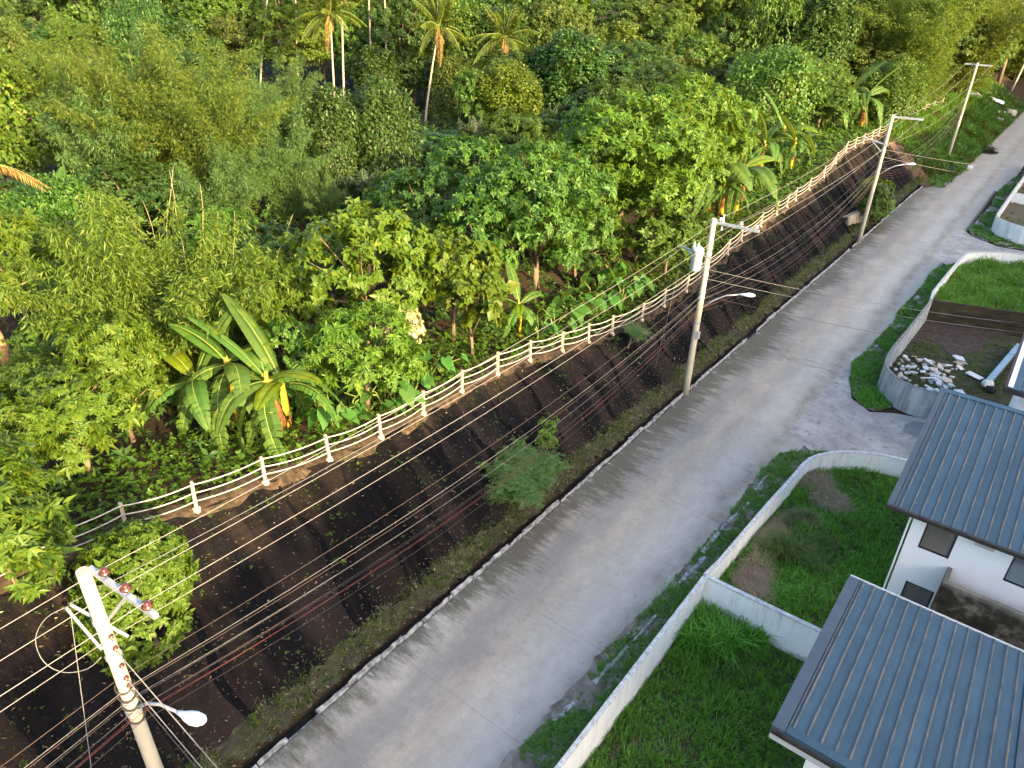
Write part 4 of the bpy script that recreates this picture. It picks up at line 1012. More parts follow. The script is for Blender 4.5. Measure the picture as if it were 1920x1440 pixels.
# ------------------------------------------------------------------ walled lots and verges
def inside(poly, x, y):
    c = False; j = len(poly) - 1
    for i in range(len(poly)):
        if (poly[i][1] > y) != (poly[j][1] > y) and x < (poly[j][0] - poly[i][0]) * (y - poly[i][1]) / (poly[j][1] - poly[i][1]) + poly[i][0]:
            c = not c
        j = i
    return c
WALL1 = [(-5.72, 19.5), (-5.6, 20.5), (-5.52, 22.4), (-5.4, 25), (-5.24, 27.5), (-5.2, 28.6), (-5.1, 29.3), (-4.86, 29.9), (-4.4, 30.55), (-3.92, 31.0), (-3.42, 31.35), (-2.9, 31.62), (-2.4, 31.84), (-1.7, 32.0), (0, 32.25), (9, 32.6)]
WALL2 = [(-4.64, 54.0), (-4.7, 50.8), (-4.8, 47.1), (-4.9, 44.6), (-4.9, 43.0), (-4.78, 41.8), (-4.48, 41.0), (-4.02, 40.4), (-3.5, 40.0), (-2.85, 39.75), (-2.3, 39.72), (-1.8, 39.82), (0, 40.1), (9, 40.6)]
WALL3 = [(-4.66, 54.2), (-4.86, 55.8), (-4.8, 58.6), (-4.7, 62), (-4.56, 65.2), (-4.4, 67.1), (-3.9, 67.9), (-3.2, 68.6), (-2.2, 69.35), (-.7, 70.0), (4, 70.6), (9, 70.9)]
WALL4 = [(-3.8, 118), (-3.9, 103.4), (-3.98, 98.2), (-4.06, 88.6), (-4.1, 82.4), (-3.85, 81.2), (-3.4, 80.5), (-2.6, 79.8), (-1.6, 79.35), (4, 79.0), (9, 79)]
VERGE = {
 'a': [(-7.55, -10), (-7.5, 8), (-7.6, 12), (-7.4, 15.5), (-7.15, 18), (-7.1, 20), (-6.95, 23), (-6.95, 26), (-7.05, 29.5), (-6.84, 31.3), (-6.3, 32.1), (-5.7, 32.55), (-4.86, 33.0), (-3.4, 31.5), (-4.4, 30.6), (-5.1, 29.4), (-5.3, 27), (-5.7, 19.4), (-5.85, 8), (-5.85, -10)],
 'b': [(-3.9, 38.95), (-4.72, 38.7), (-5.46, 39.3), (-6.2, 41.2), (-6.8, 44.0), (-6.6, 45.7), (-6.4, 49.4), (-6.3, 52.8), (-6.45, 54.4), (-6.34, 57), (-6.14, 62), (-6.28, 64), (-6.2, 66.1), (-5.8, 67.4), (-5.2, 68.6), (-3.9, 68.0), (-4.6, 65), (-4.9, 57), (-4.7, 52), (-5.0, 44), (-4.6, 41), (-3.6, 40)],
 'c': [(-1, 77.7), (-2.4, 77.3), (-3.4, 77.7), (-4.56, 78.7), (-5.36, 79.6), (-5.9, 81.2), (-5.74, 85.3), (-5.44, 93.7), (-5.8, 98.2), (-5.5, 106.9), (-4.6, 114), (-3.9, 118), (-4.1, 90), (-4.1, 82), (-2.6, 79.7), (-1, 79.2)]}
def jag(poly, step, amp):
    out = []
    for i in range(len(poly)):
        a, c = Vector(poly[i]), Vector(poly[(i + 1) % len(poly)]); m = max(1, int((c - a).length / step))
        for k in range(m): p = a.lerp(c, k / m); out.append((p.x + R.uniform(-amp, amp), p.y + R.uniform(-amp, amp)))
    return out
for q in VERGE.values(): sheet('verge', jag(q, .35, .11), .026, M['dust'], thick=.05)
LOT1 = [(-5.66, -10), (-5.66, 19.42), (7, 19.42), (7, -10)]
LOT2 = [(-5.6, 19.6)] + WALL1[1:-1] + [(7, 32.4), (7, 19.6)]
LOT3 = WALL2[:-1] + [(8, 40.4), (8, 56.8)]
LOT4 = [(-4.6, 54.2)] + WALL3[1:-1] + [(7, 70.6), (7, 56.8)]
LOT5 = WALL4[:-1] + [(7, 79.2), (7, 118)]
M['lotsoil'] = simple('lot_soil', [(.3, (.03, .028, .016)), (.6, (.055, .05, .028)), (.8, (.1, .085, .06))], 2.5, .95, .03, 8)
M['lotfar'] = simple('far_lot_soil', [(.3, (.07, .06, .035)), (.6, (.11, .09, .055)), (.8, (.09, .11, .04))], 1.5, .95, .03, 8)
sheet('lot_ground', LOT1, .03, M['lotsoil']); sheet('lot_ground', LOT2, .62, M['lotsoil']); sheet('lot_ground', LOT3, .04, M['lotsoil'])
sheet('lot_ground', LOT4, .7, M['lotsoil']); sheet('lot_ground', LOT5, .55, M['lotfar'])
DIRT = [(-4.7, 53.9), (-4.86, 52.0), (-4.76, 49.6), (-4.2, 49.4), (-3.76, 50.8), (-2.86, 50.2), (-2.34, 49), (-2.08, 48.9), (-1.18, 50.3), (-.8, 52.3), (-.52, 54.1), (.4, 55.4), (-2, 54.7)]
sheet('bare_earth', DIRT, .075, simple('dark_lot_earth', [(.3, (.03, .021, .017)), (.7, (.07, .05, .042))], 3, .95, .05, 8), thick=.05)

def poly_wall(name, pts, z0, z1, th, mat, label, cat='wall'):
    b = MB(); L = []; n = len(pts)
    for i in range(n):
        a = Vector(pts[max(0, i - 1)]); c = Vector(pts[min(n - 1, i + 1)]); d = (c - a).normalized()
        L.append((Vector(pts[i]) + Vector((-d.y, d.x)) * th / 2, Vector(pts[i]) - Vector((-d.y, d.x)) * th / 2))
    vs = []
    for p, q in L: vs += [(p.x, p.y, z0), (p.x, p.y, z1), (q.x, q.y, z1), (q.x, q.y, z0)]
    fs = []
    for i in range(n - 1):
        a = i * 4
        for k in range(4): fs.append((a + k, a + (k + 1) % 4, a + 4 + (k + 1) % 4, a + 4 + k))
    fs += [(3, 2, 1, 0), tuple(range((n - 1) * 4, n * 4))]
    b.add(vs, fs)
    return tag(b.obj(name, mat), label, cat)
poly_wall('boundary_wall', [(-5.84, -8), (-5.8, 8), (-5.74, 14), (-5.7, 19.36)], -.1, 1.6, .14, M['wall'], 'white boundary wall with a mouldy top beside the nearest grass lot')
poly_wall('boundary_wall', [(-5.66, 19.45), (7, 19.6)], -.1, 1.62, .16, M['wall'], 'white dividing wall between the two nearest grass lots')
poly_wall('boundary_wall', WALL1, -.1, 1.6, .15, M['wall'], 'white curved boundary wall around the grass lot with dry straw')
poly_wall('boundary_wall', WALL2, -.1, 1.6, .15, M['greywall'], 'streaked grey curved wall around the rubble lot')
poly_wall('boundary_wall', [(-4.56, 54.05), (-2, 54.75), (.64, 55.6), (8, 57.8)], -.1, 1.62, .16, M['mosswall'], 'dark mossy block wall behind the bare earth of the rubble lot')
poly_wall('boundary_wall', WALL3, -.1, 1.6, .15, M['wall'], 'white curved wall around the tall grass lot behind the mossy wall')
poly_wall('boundary_wall', WALL4, -.1, 1.6, .15, M['wall'], 'farthest white curved wall at the right edge, around a brown lot')
poly_wall('boundary_wall', [(-3.9, 93.6), (6, 94)], -.1, 1.6, .15, M['wall'], 'short white dividing wall inside the farthest lot', 'wall')

# broken gutter pieces lying in the verge
for (x0, y0, x1, y1, w_) in [(-6.82, 20.0, -6.62, 22.0, .2), (-6.8, 22.2, -6.78, 24.6, .22), (-6.78, 24.7, -6.56, 26.6, .16), (-6.72, 27.6, -6.66, 29.0, .16), (-6.95, 14.2, -6.85, 16.2, .2), (-6.8, 16.5, -6.72, 18.1, .14), (-7.2, 12.2, -7.05, 13.2, .2), (-6.35, 46.2, -6.2, 47.6, .25), (-5.95, 50.6, -5.8, 53.0, .25), (-5.98, 57.5, -5.95, 61, .3), (-5.75, 82, -5.6, 86.5, .3), (-5.5, 88, -5.4, 91, .3), (-5.3, 79.6, -5.85, 81.4, .25), (-4.0, 78.0, -5.2, 79.3, .22)]:
    b = MB(); n = 7; vs = []; fs = []
    for i in range(n + 1):
        t = i / n; w2 = w_ * R.uniform(.6, 1.15); xx = x0 + (x1 - x0) * t + R.uniform(-.03, .03); yy = y0 + (y1 - y0) * t; h = R.uniform(.05, .12)
        vs += [(xx - w2 / 2, yy, -.02), (xx - w2 / 2 + .02, yy, h), (xx + w2 / 2 - .02, yy + R.uniform(-.02, .02), h * .8), (xx + w2 / 2, yy, -.02)]
    for i in range(n):
        a = i * 4
        for q in range(3): fs.append((a + q, a + q + 1, a + q + 5, a + q + 4))
    fs += [(0, 3, 2, 1), (n * 4, n * 4 + 1, n * 4 + 2, n * 4 + 3)]
    b.add(vs, fs)
    tag(b.obj('gutter_fragment', M['kerb']), 'broken pale concrete gutter piece lying among the verge weeds', 'kerb piece', 'broken gutter pieces in the right hand verge')

# ------------------------------------------------------------------ grass and ground cover (nobody could count it)
def tufts(name, pts, mat, blades=7, hgt=.3, wid=.016, lean=.55, seed=0, spread=.06):
    rng = np.random.default_rng(seed)
    P = np.array([p[:3] for p in pts], float); sc = np.array([p[3] for p in pts], float)
    n = len(P) * blades
    pp = np.repeat(P, blades, 0); s = np.repeat(sc, blades) * rng.uniform(.55, 1.2, n)
    a = rng.uniform(0, 6.28, n); q = rng.uniform(0, spread, n) * np.repeat(sc, blades)
    pp[:, 0] += np.cos(a) * q; pp[:, 1] += np.sin(a) * q
    dirx = np.stack([np.cos(a), np.sin(a), np.zeros(n)], 1); sd = np.stack([-np.sin(a), np.cos(a), np.zeros(n)], 1)
    ln = rng.uniform(.15, 1.0, n) * lean
    H = (hgt * s)[:, None]; W2 = (wid * np.sqrt(s))[:, None] / 2
    mid = pp + dirx * (ln[:, None] * H * .35) + np.array([0, 0, 1]) * H * .62
    tip = pp + dirx * (ln[:, None] * H * 1.15) + np.array([0, 0, 1]) * H * (1.0 - .45 * ln[:, None])
    V = np.stack([pp - sd * W2, pp + sd * W2, mid + sd * W2 * .8, mid - sd * W2 * .8, tip], 1).reshape(-1, 3)
    bI = np.arange(n)[:, None] * 5
    F = np.concatenate([bI + np.array([[0, 1, 2]]), bI + np.array([[0, 2, 3]]), bI + np.array([[3, 2, 4]])], 1).reshape(-1, 3)
    return tag(mobj(name, np_mesh(name, V, F, mat)), kind='stuff')

def scatter(poly, n, z, rng, smin=.6, smax=1.3, ok=None):
    xs = [p[0] for p in poly]; ys = [p[1] for p in poly]; out = []; t = 0
    while len(out) < n and t < n * 20:
        t += 1; x = rng.uniform(min(xs), max(xs)); y = rng.uniform(min(ys), max(ys))
        if not inside(poly, x, y) or (ok and not ok(x, y)): continue
        zz = z(x, y) if callable(z) else z
        out.append((x, y, zz, rng.uniform(smin, smax) * (1 + .35 * math.sin(x * 1.7 + .6 * math.sin(y * 1.3)) * math.cos(y * 1.1 - x * .6))))
    return out
def vnoise(x, y, s=1.0, k=0):
    x *= s; y *= s
    return (math.sin(x * 1.3 + k) * math.cos(y * 1.7 - k) + .6 * math.sin(x * 2.9 - y * 2.3 + k * 2) + .4 * math.cos(x * 5.3 + y * 4.7 + k)) / 2
STRAW = [(-4.55, 28.9, .5, .7), (-4.1, 28.3, .5, .4), (-3.55, 27.9, .6, .6), (-4.5, 21.4, .5, 1.2), (-4.05, 20.7, .35, .6), (-4.7, 24.4, .35, 1.7), (-4.2, 26.2, .5, .4), (-3.4, 24.2, .35, .4)]
def strawness(x, y): return max(1 - ((x - a) / r1) ** 2 - ((y - b_) / r2) ** 2 for a, b_, r1, r2 in STRAW) + .55 * vnoise(x, y, 1.9) + .3 * vnoise(x, y, 4.1, 2)
rg = random.Random(77)
VIS1 = [(-5.62, 7), (-5.62, 19.3), (1.2, 19.3), (-.2, 7)]
VIS2 = [(-5.5, 19.7), (-5.4, 22.4), (-5.28, 25), (-5.1, 28), (-4.75, 29.85), (-4, 30.8), (-3, 31.4), (0, 32), (.5, 19.7)]
tufts('lawn', scatter(VIS1, 5200, .03, rg, .5, 1.25), LEAF['grass'], 8, .34, .02, .8, 1, .09)
tufts('lawn', scatter([(1.2, 7), (.2, 7), (1.2, 19.3), (6.9, 19.3), (6.9, 7)], 1500, .03, rg, .5, 1.2, lambda x, y: not (-.7 < x < 3.6 and 12.7 < y < 19.2)), LEAF['grass'], 8, .36, .03, .8, 61, .12)
tufts('lawn', scatter([(-.2, 19.7), (6.9, 19.7), (6.9, 23.3), (-.2, 23.3)], 500, .64, rg, .5, 1.2, lambda x, y: not (x > .9 and y > 22.4)), LEAF['grass'], 8, .32, .03, .8, 62, .12)
tufts('lawn', scatter(VIS2, 4300, .62, rg, .5, 1.2, lambda x, y: strawness(x, y) < .35 + rg.uniform(-.5, .5)), LEAF['grass'], 8, .32, .02, .8, 2, .09)
tufts('dry_grass', scatter(VIS2, 2300, .66, rg, .7, 1.3, lambda x, y: strawness(x, y) > .05 + rg.uniform(-.45, .25)), LEAF['straw'], 10, .26, .016, 1.5, 3, .16)
tufts('tall_grass', scatter([(-5.5, 17.2), (-5.5, 19.3), (-3.0, 19.3), (-4.2, 17.5)], 260, .03, rg, .8, 1.6), LEAF['grass'], 8, .6, .028, 1.0, 4, .1)
tufts('tall_grass', scatter([(-4.8, 22.8), (-4.8, 26.2), (-2.6, 26.8), (-2.4, 23.2)], 420, .62, rg, .8, 1.5, lambda x, y: vnoise(x, y, .9, 2) > -.1), LEAF['grass_dull'], 10, .5, .02, .9, 5, .12)
tufts('tall_grass', scatter([(-4.55, 54.4), (-4.7, 57), (-4.5, 65), (-4.1, 67), (-1, 69.6), (4, 70), (4, 57)], 4200, .7, rg, .8, 1.5), LEAF['grass'], 7, .55, .035, .8, 6, .12)
tufts('lawn', scatter(WALL2[:-1] + [(3, 40.3), (3, 55.8)], 2600, .05, rg, .4, 1.0, lambda x, y: not inside(DIRT, x, y) and vnoise(x, y, .8, 4) > -.45), LEAF['grass_dull'], 7, .22, .022, .9, 7, .12)
tufts('lawn', scatter(LOT5, 1200, .55, rg, .5, 1.0, lambda x, y: vnoise(x, y, .5, 1) > .1), LEAF['grass_dull'], 6, .25, .04, .8, 8, .2)

tufts('dull_lawn', scatter(VIS1, 900, .03, rg, .5, 1.3, lambda x, y: vnoise(x, y, .55, 5) > rg.gauss(.2, .2)), LEAF['grass_dull'], 8, .34, .018, .9, 41, .1)
tufts('dull_lawn', scatter(VIS2, 900, .62, rg, .5, 1.3, lambda x, y: vnoise(x, y, .6, 2) > rg.gauss(.1, .2)), LEAF['grass_dull'], 8, .3, .018, .9, 42, .1)
tufts('dull_lawn', scatter(VIS1, 300, .03, rg, .5, 1.0, lambda x, y: vnoise(x, y, .8, 9) > .35), LEAF['straw'], 8, .2, .014, 1.3, 43, .12)

def creeper(name, pts, mat, k=5, L=.12, Wd=.085, seed=0, lift=.06, droop=.25):
    rng = np.random.default_rng(seed)
    P = np.array([p[:3] for p in pts], float); s = np.array([p[3] for p in pts])
    P[:, 2] += rng.uniform(.0, 1, len(P)) * lift * s
    N = np.tile(np.array([[0., 0., 1.]]), (len(P), 1)) + rng.normal(0, .35, (len(P), 3))
    V, F = rosettes(P, unit(N), k, L, Wd, rng, droop, 1.0, .4)
    return tag(mobj(name, np_mesh(name, V, F, mat)), kind='stuff')
va = scatter(VERGE['a'], 9000, .03, rg, .5, 1.2, lambda x, y: y > 6 and x > -7.3 + .35 * vnoise(x, y, 1.1, 3) and (vnoise(x, y, .75, 6) + .5 * vnoise(x, y, 2.1, 2) > -.3 + rg.gauss(0, .3) + (.35 if y < 29 and x < -6.5 else 0)))
creeper('verge_weeds', va, LEAF['verge'], 6, .06, .034, 11, .06)
vb = scatter(VERGE['b'], 7500, .03, rg, .5, 1.3, lambda x, y: vnoise(x, y, .6, 9) + .5 * vnoise(x, y, 1.7, 2) > -.25 + rg.gauss(0, .3) + (-.6 if y < 45 else 0))
creeper('verge_weeds', vb, LEAF['verge'], 6, .1, .055, 12, .1)
creeper('verge_weeds', scatter(VERGE['c'], 2200, .03, rg, .5, 1.3, lambda x, y: vnoise(x, y, .5, 2) > -.3), LEAF['verge'], 6, .16, .09, 13, .12)
tufts('verge_grass', scatter(VERGE['a'], 900, .03, rg, .5, 1.2, lambda x, y: y > 6 and x > -7.1 and vnoise(x, y, .8, 1) > .05), LEAF['grass'], 7, .24, .016, .9, 31, .08)
tufts('verge_grass', scatter(VERGE['b'], 900, .03, rg, .5, 1.2, lambda x, y: vnoise(x, y, .6, 4) > -.1), LEAF['grass'], 7, .3, .025, .9, 32, .1)
creeper('lawn_weeds', scatter(VIS1, 700, .04, rg, .6, 1.2, lambda x, y: vnoise(x, y, .7, 8) > .2), LEAF['verge'], 5, .09, .07, 33, .12)
creeper('lawn_weeds', scatter(VIS2, 420, .64, rg, .6, 1.2, lambda x, y: vnoise(x, y, .7, 3) > .25), LEAF['verge'], 5, .09, .07, 34, .12)
# creepers on the rim behind the fence, thinning towards the path
pts = []
while len(pts) < 9500:
    yy = rg.uniform(1, 62); u = rg.uniform(-.25, 4.2); x = fence_x(yy) - .35 - u
    if u < .35 + .4 * vnoise(x, yy, 1.3) and rg.random() < .6: continue
    pts.append((x, yy, ground_z(x, yy) + .05, rg.uniform(.6, 1.4)))
creeper('rim_creeper', pts, LEAF['cover'], 5, .13, .085, 14, .4)
pts = []
while len(pts) < 3600:
    yy = rg.uniform(60, 134); u = rg.uniform(0.1, 5); x = fence_x(yy) - .4 - u
    pts.append((x, yy, ground_z(x, yy) + .05, rg.uniform(.6, 1.4)))
creeper('rim_creeper', pts, LEAF['cover'], 5, .3, .16, 15, .6)
# sparse weeds creeping through the netting
pts = []
while len(pts) < 3800:
    yy = rg.uniform(1, 97); s = rg.random(); x = fence_x(yy) + .2 + (-14.1 - fence_x(yy)) * s
    v = vnoise(x * 1.2, yy, .75, 5) + .5 * vnoise(x, yy, 2.2, 1) - .25 * s
    if v < .38 - (.3 if s < .12 else 0) + rg.gauss(0, .3): continue
    pts.append((x, yy, ground_z(x, yy) + .13, rg.uniform(.5, 1.2)))
creeper('bank_weeds', pts, LEAF['mid'], 4, .062, .034, 16, .05)
pts = []
while len(pts) < 3600:
    yy = rg.uniform(-4, 98); x = rg.uniform(-14.4, -13.6)
    if vnoise(x, yy, .9, 8) < -.2: continue
    pts.append((x, yy, berm_z(x, yy), rg.uniform(.5, 1.2)))
creeper('berm_weeds', pts, LEAF['olive'], 4, .12, .05, 17, .08)
tufts('berm_grass', [(x, y, berm_z(x, y), rg.uniform(.4, 1.2)) for x, y in [(rg.uniform(-14.45, -13.62), rg.uniform(0, 98)) for _ in range(8000)] if vnoise(x, y, .8, 5) > rg.gauss(-.1, .3)], LEAF['grass_dull'], 6, .17, .014, 1.0, 51, .08)
tufts('berm_straw', [(x, y, berm_z(x, y), rg.uniform(.4, 1.2)) for x, y in [(rg.uniform(-14.45, -13.62), rg.uniform(0, 98)) for _ in range(5000)] if vnoise(x, y, .9, 2) > rg.gauss(.1, .3)], LEAF['straw'], 6, .13, .012, 1.4, 52, .1)
# fallen leaves and litter on the netting and berm
rng_ = np.random.default_rng(9); P = []
while len(P) < 4600:
    yy = rg.uniform(0, 60); s = rg.random(); x = fence_x(yy) + .3 + (-13.6 - fence_x(yy)) * s
    near = yy < 12 and s > .5
    if rg.random() > (.95 if near and vnoise(x, yy, 1.6, 3) > .05 else (.55 if x > -14.6 else .22)): continue
    P.append((x, yy, ground_z(x, yy) + .17 + (.1 if x > -14.4 else 0)))
P = np.array(P); a = rng_.uniform(0, 6.28, len(P))
V, F = leaves(P, np.stack([np.cos(a), np.sin(a), rng_.normal(0, .3, len(P))], 1), unit(rng_.normal(0, .4, (len(P), 3)) + np.array([.5, 0, 1])), rng_.uniform(.06, .15, len(P)), rng_.uniform(.02, .05, len(P)))
tag(mobj('fallen_leaves', np_mesh('fallen_leaves', V, F, leaf_mat('fallen_leaf', (.05, .036, .025), (.12, .085, .06), (.34, .29, .23), .1, .8, tipfrac=.86))), kind='stuff')
# grit and litter along the road edges
P = []
while len(P) < 900:
    yy = rg.uniform(4, 110); x = rg.choice([-13.0 + abs(rg.gauss(0, .35)), -7.3 - abs(rg.gauss(0, .5)), rg.uniform(-13, -7.3)] if rg.random() < .3 else [-13.0 + abs(rg.gauss(0, .3)), -7.2 - abs(rg.gauss(0, .4))])
    P.append((x, yy, .022))
P = np.array(P); a = rng_.uniform(0, 6.28, len(P))
V, F = leaves(P, np.stack([np.cos(a), np.sin(a), np.full(len(P), .15)], 1), np.tile([[0, 0, 1.]], (len(P), 1)), rng_.uniform(.025, .075, len(P)), rng_.uniform(.02, .05, len(P)), .3)
tag(mobj('road_grit', np_mesh('road_grit', V, F, leaf_mat('road_grit', (.06, .05, .04), (.16, .13, .1), (.5, .48, .45), .0, .9, tipfrac=.85))), kind='stuff')
# grassy slope beyond the netting
pts = []
while len(pts) < 8500:
    yy = rg.uniform(98, 185); s = rg.random(); f0 = fence_x(yy) - 1; f1 = -10.9 + .5 * vnoise(0, yy, .5)
    x = f0 + (f1 - f0) * s
    if yy < 101.5 and s > .15 and rg.random() < .75: continue
    pts.append((x, yy, max(ground_z(x, yy), 0) + .02, rg.uniform(.7, 1.7) * (1.3 if vnoise(x, yy, .3, 2) > 0 else .8)))
tufts('slope_grass', [p for i, p in enumerate(pts) if vnoise(p[0], p[1], .3, 6) > -.25 + .4 * ((i * 7) % 5 - 2) / 2], LEAF['verge'], 6, .6, .06, .9, 18, .2)
tufts('slope_dull_grass', [p for i, p in enumerate(pts) if vnoise(p[0], p[1], .3, 6) <= -.25 + .4 * ((i * 7) % 5 - 2) / 2], LEAF['olive'], 6, .6, .06, .9, 19, .2)
pts = [(x + rg.uniform(-.5, .5), y + rg.uniform(-.5, .5), z, rg.uniform(.8, 1.6)) for x, y, z, s in pts if vnoise(x, y, .22, 7) > .25]
creeper('slope_weeds', pts, LEAF['cover'], 5, .4, .24, 19, .7)
# ------------------------------------------------------------------ houses
def holed_wall(b, x0, x1, z0, z1, y, th, holes):
    """wall in the XZ plane, front face at y, with rectangular openings (xa, xb, za, zb)"""
    xs = sorted({x0, x1, *[h[0] for h in holes], *[h[1] for h in holes]}); zs = sorted({z0, z1, *[h[2] for h in holes], *[h[3] for h in holes]})
    for i in range(len(xs) - 1):
        run = None
        for j in range(len(zs) - 1):
            cx = (xs[i] + xs[i + 1]) / 2; cz = (zs[j] + zs[j + 1]) / 2
            hole = any(h[0] < cx < h[1] and h[2] < cz < h[3] for h in holes)
            if not hole and run is None: run = zs[j]
            if run is not None and (hole or j == len(zs) - 2):
                e = zs[j] if hole else zs[j + 1]
                b.box(((xs[i] + xs[i + 1]) / 2, y + th / 2, (run + e) / 2), (xs[i + 1] - xs[i], th, e - run)); run = None

def louvre_window(house, x0, x1, z0, z1, y, glass_top, nsl, glassy=False):
    b = MB(); t = .045
    for (c, d) in [(((x0 + x1) / 2, y + .03, z1 - t / 2), (x1 - x0, .09, t)), (((x0 + x1) / 2, y + .03, z0 + t / 2), (x1 - x0, .09, t)),
                   ((x0 + t / 2, y + .03, (z0 + z1) / 2), (t, .09, z1 - z0 - 2 * t)), ((x1 - t / 2, y + .03, (z0 + z1) / 2), (t, .09, z1 - z0 - 2 * t))]: b.box(c, d)
    w = b.obj('window', M['frame'], house)
    b = MB(); b.box(((x0 + x1) / 2, y + .14, (z0 + z1) / 2), (x1 - x0 - .02, .01, z1 - z0 - .02)); b.obj('pane_or_shade_sheet', M['room_shade'], w)  # near-black sheet, shade of the unlit room put into its colour
    if glass_top:
        b = MB(); b.box(((x0 + x1) / 2, y + .035, z1 - t - glass_top / 2), (x1 - x0 - 2 * t, .02, glass_top)); b.obj('pane_or_shade_sheet', M['glass'], w)
    zt = z1 - t - (glass_top or 0); h = (zt - z0 - t) / nsl
    me = None
    for i in range(nsl):
        if me is None:
            b = MB(); b.box((0, 0, 0), (x1 - x0 - 2 * t - .01, .012, h * .86), Matrix.Rotation(math.radians(-38), 3, 'X')); me = b.mesh('slat', M['glass'] if glassy else M['slat'])
        mobj('slat', me, w, ((x0 + x1) / 2, y + .045, z0 + t + h * (i + .5)))

def shed_roof(house, x0, x1, y0, y1, z0, z1, nrib, rib0, sp, front_strip, back_strip, side_strip, seed):
    """metal roof sloping along Y: slab, raised-seam panels, ribs and flashings"""
    ln = math.hypot(y1 - y0, z1 - z0); ang = math.atan2(z1 - z0, y1 - y0)
    b = MB(); b.box(((x1 - x0) / 2, ln / 2, -.05), (x1 - x0, ln, .08))
    rf = b.obj('roof', M['flash'], house); rf.location = (x0, y0, z0); rf.rotation_euler = (ang, 0, 0)
    rr = random.Random(seed)
    a, e = front_strip, ln - back_strip
    edges = [side_strip] + [rib0 + sp * i for i in range(nrib)] + [x1 - x0 - side_strip]
    for i in range(len(edges) - 1):
        u, v = edges[i], edges[i + 1]
        if v - u < .05: continue
        b = MB(); n = 6
        vs = []; fs = []
        for j in range(n + 1):
            t = a + (e - a) * j / n
            for q, zz in ((u + .012, -.008), (u + .012, .012), ((u + v) / 2, .008 + rr.uniform(-.003, .003)), (v - .012, .012), (v - .012, -.008)): vs.append((q, t, zz))
        for j in range(n):
            for q in range(4): k = j * 5 + q; fs.append((k, k + 1, k + 6, k + 5))
        b.add(vs, fs); b.obj('roof_panel', M['roof'], rf)
    for i in range(nrib):
        u = rib0 + sp * i; b = MB()
        vs = []; fs = []; n = 8
        for j in range(n + 1):
            t = a + (e - a) * j / n; q = u + rr.uniform(-.004, .004)
            vs += [(q - .036, t, 0), (q - .011, t, .05), (q + .011, t, .05), (q + .036, t, 0)]
        for j in range(n):
            for k in range(3): m = j * 4 + k; fs.append((m, m + 1, m + 5, m + 4))
        fs += [(3, 2, 1, 0), (n * 4, n * 4 + 1, n * 4 + 2, n * 4 + 3)]
        b.add(vs, fs); b.obj('roof_rib', M['rib'], rf)
    for (c, d) in [((side_strip / 2 - .02, ln / 2, .02), (side_strip, ln, .05)), ((x1 - x0 - side_strip / 2 + .02, ln / 2, .02), (side_strip, ln, .05)),
                   ((side_strip + .02, (a + e) / 2, .035), (.02, e - a, .05))]:
        b = MB(); b.box(c, d); b.obj('flashing', M['flash'] if d[0] > .05 else M['rib'], rf)
    if front_strip:
        b = MB(); b.box(((x1 - x0) / 2, front_strip / 2, .03), (x1 - x0 - 2 * side_strip, front_strip, .045)); b.obj('flashing', M['roof'], rf)
    if back_strip:
        b = MB(); b.box(((x1 - x0) / 2, ln - back_strip / 2, .03), (x1 - x0 - 2 * side_strip, back_strip, .045)); b.obj('flashing', M['roof'], rf)
    return rf

# nearest house: only its roof and a sliver of wall are in view
h1 = empty('house', (0, 0, 0), 0, 'nearest house at the lower right, a blue grey ribbed metal roof with rusty seams', 'house')
b = MB(); holed_wall(b, -.5, 3.4, 0, 4.72, 12.9, .2, [])
b.box((-.4, 15.95, 2.07), (.2, 5.7, 4.14)); b.box((3.3, 15.95, 2.07), (.2, 5.7, 4.14)); b.box((1.45, 18.9, 2.03), (3.9, .2, 4.06))
b.obj('wall', M['house_white'], h1)
shed_roof(h1, -1.35, 3.62, 12.28, 19.38, 5.0, 4.3, 14, .4, .316, .26, 0, .3, 2)
b = MB(); b.box((1.13, 12.235, 4.9), (4.97, .05, .1)); b.obj('gutter', M['gutter'], h1)
b = MB(); b.box((1.13, 12.26, 4.74), (4.97, .04, .2)); b.obj('fascia', M['fascia'], h1)
b = MB(); b.box((1.13, 12.58, 4.66), (4.9, .58, .02)); b.obj('soffit', M['fascia'], h1)
b = MB(); b.box((1.13, 19.43, 4.3), (4.97, .07, .07)); b.obj('rear_gutter', M['fascia'], h1)
b = MB(); b.box((-1.365, 15.83, 4.56), (.02, 7.05, .16), Matrix.Rotation(math.atan2(-.7, 7.1), 3, 'X')); b.obj('barge_board', M['flash'], h1)

h2 = empty('house', (0, 0, 0), 0, 'white two storey house with louvred windows behind the nearest roof', 'house')
WZ = [(.0, .95, 3.37, 4.78), (.06, .97, .75, 1.84), (2.53, 3.5, 3.4, 4.8)]
b = MB(); holed_wall(b, -.41, 6.4, -.1, 5.0, 23.5, .2, WZ)
b.box((-.31, 26.95, 2.5), (.2, 6.5, 5.2)); b.box((6.3, 26.95, 2.5), (.2, 6.5, 5.2)); b.box((3, 30.1, 2.9), (6.8, .2, 6.0))
b.obj('wall', M['house_white'], h2)
louvre_window(h2, *WZ[0], 23.53, .34, 9); louvre_window(h2, *WZ[1], 23.53, 0, 10); louvre_window(h2, *WZ[2], 23.53, .34, 9, True)
shed_roof(h2, -1.25, 6.9, 22.86, 30.25, 5.0, 6.25, 23, .36, .316, 0, .24, .2, 3)
b = MB(); b.box((2.82, 22.8, 4.99), (8.2, .13, .13)); b.obj('gutter', M['gutter'], h2)
b = MB(); b.box((2.82, 23.15, 4.9), (8.1, .62, .03)); b.obj('soffit', M['house_white'], h2)
b = MB(); b.box((1.71, 23.38, 4.6), (.56, .22, .3)); ac = b.obj('air_conditioner', M['fascia'], h2)
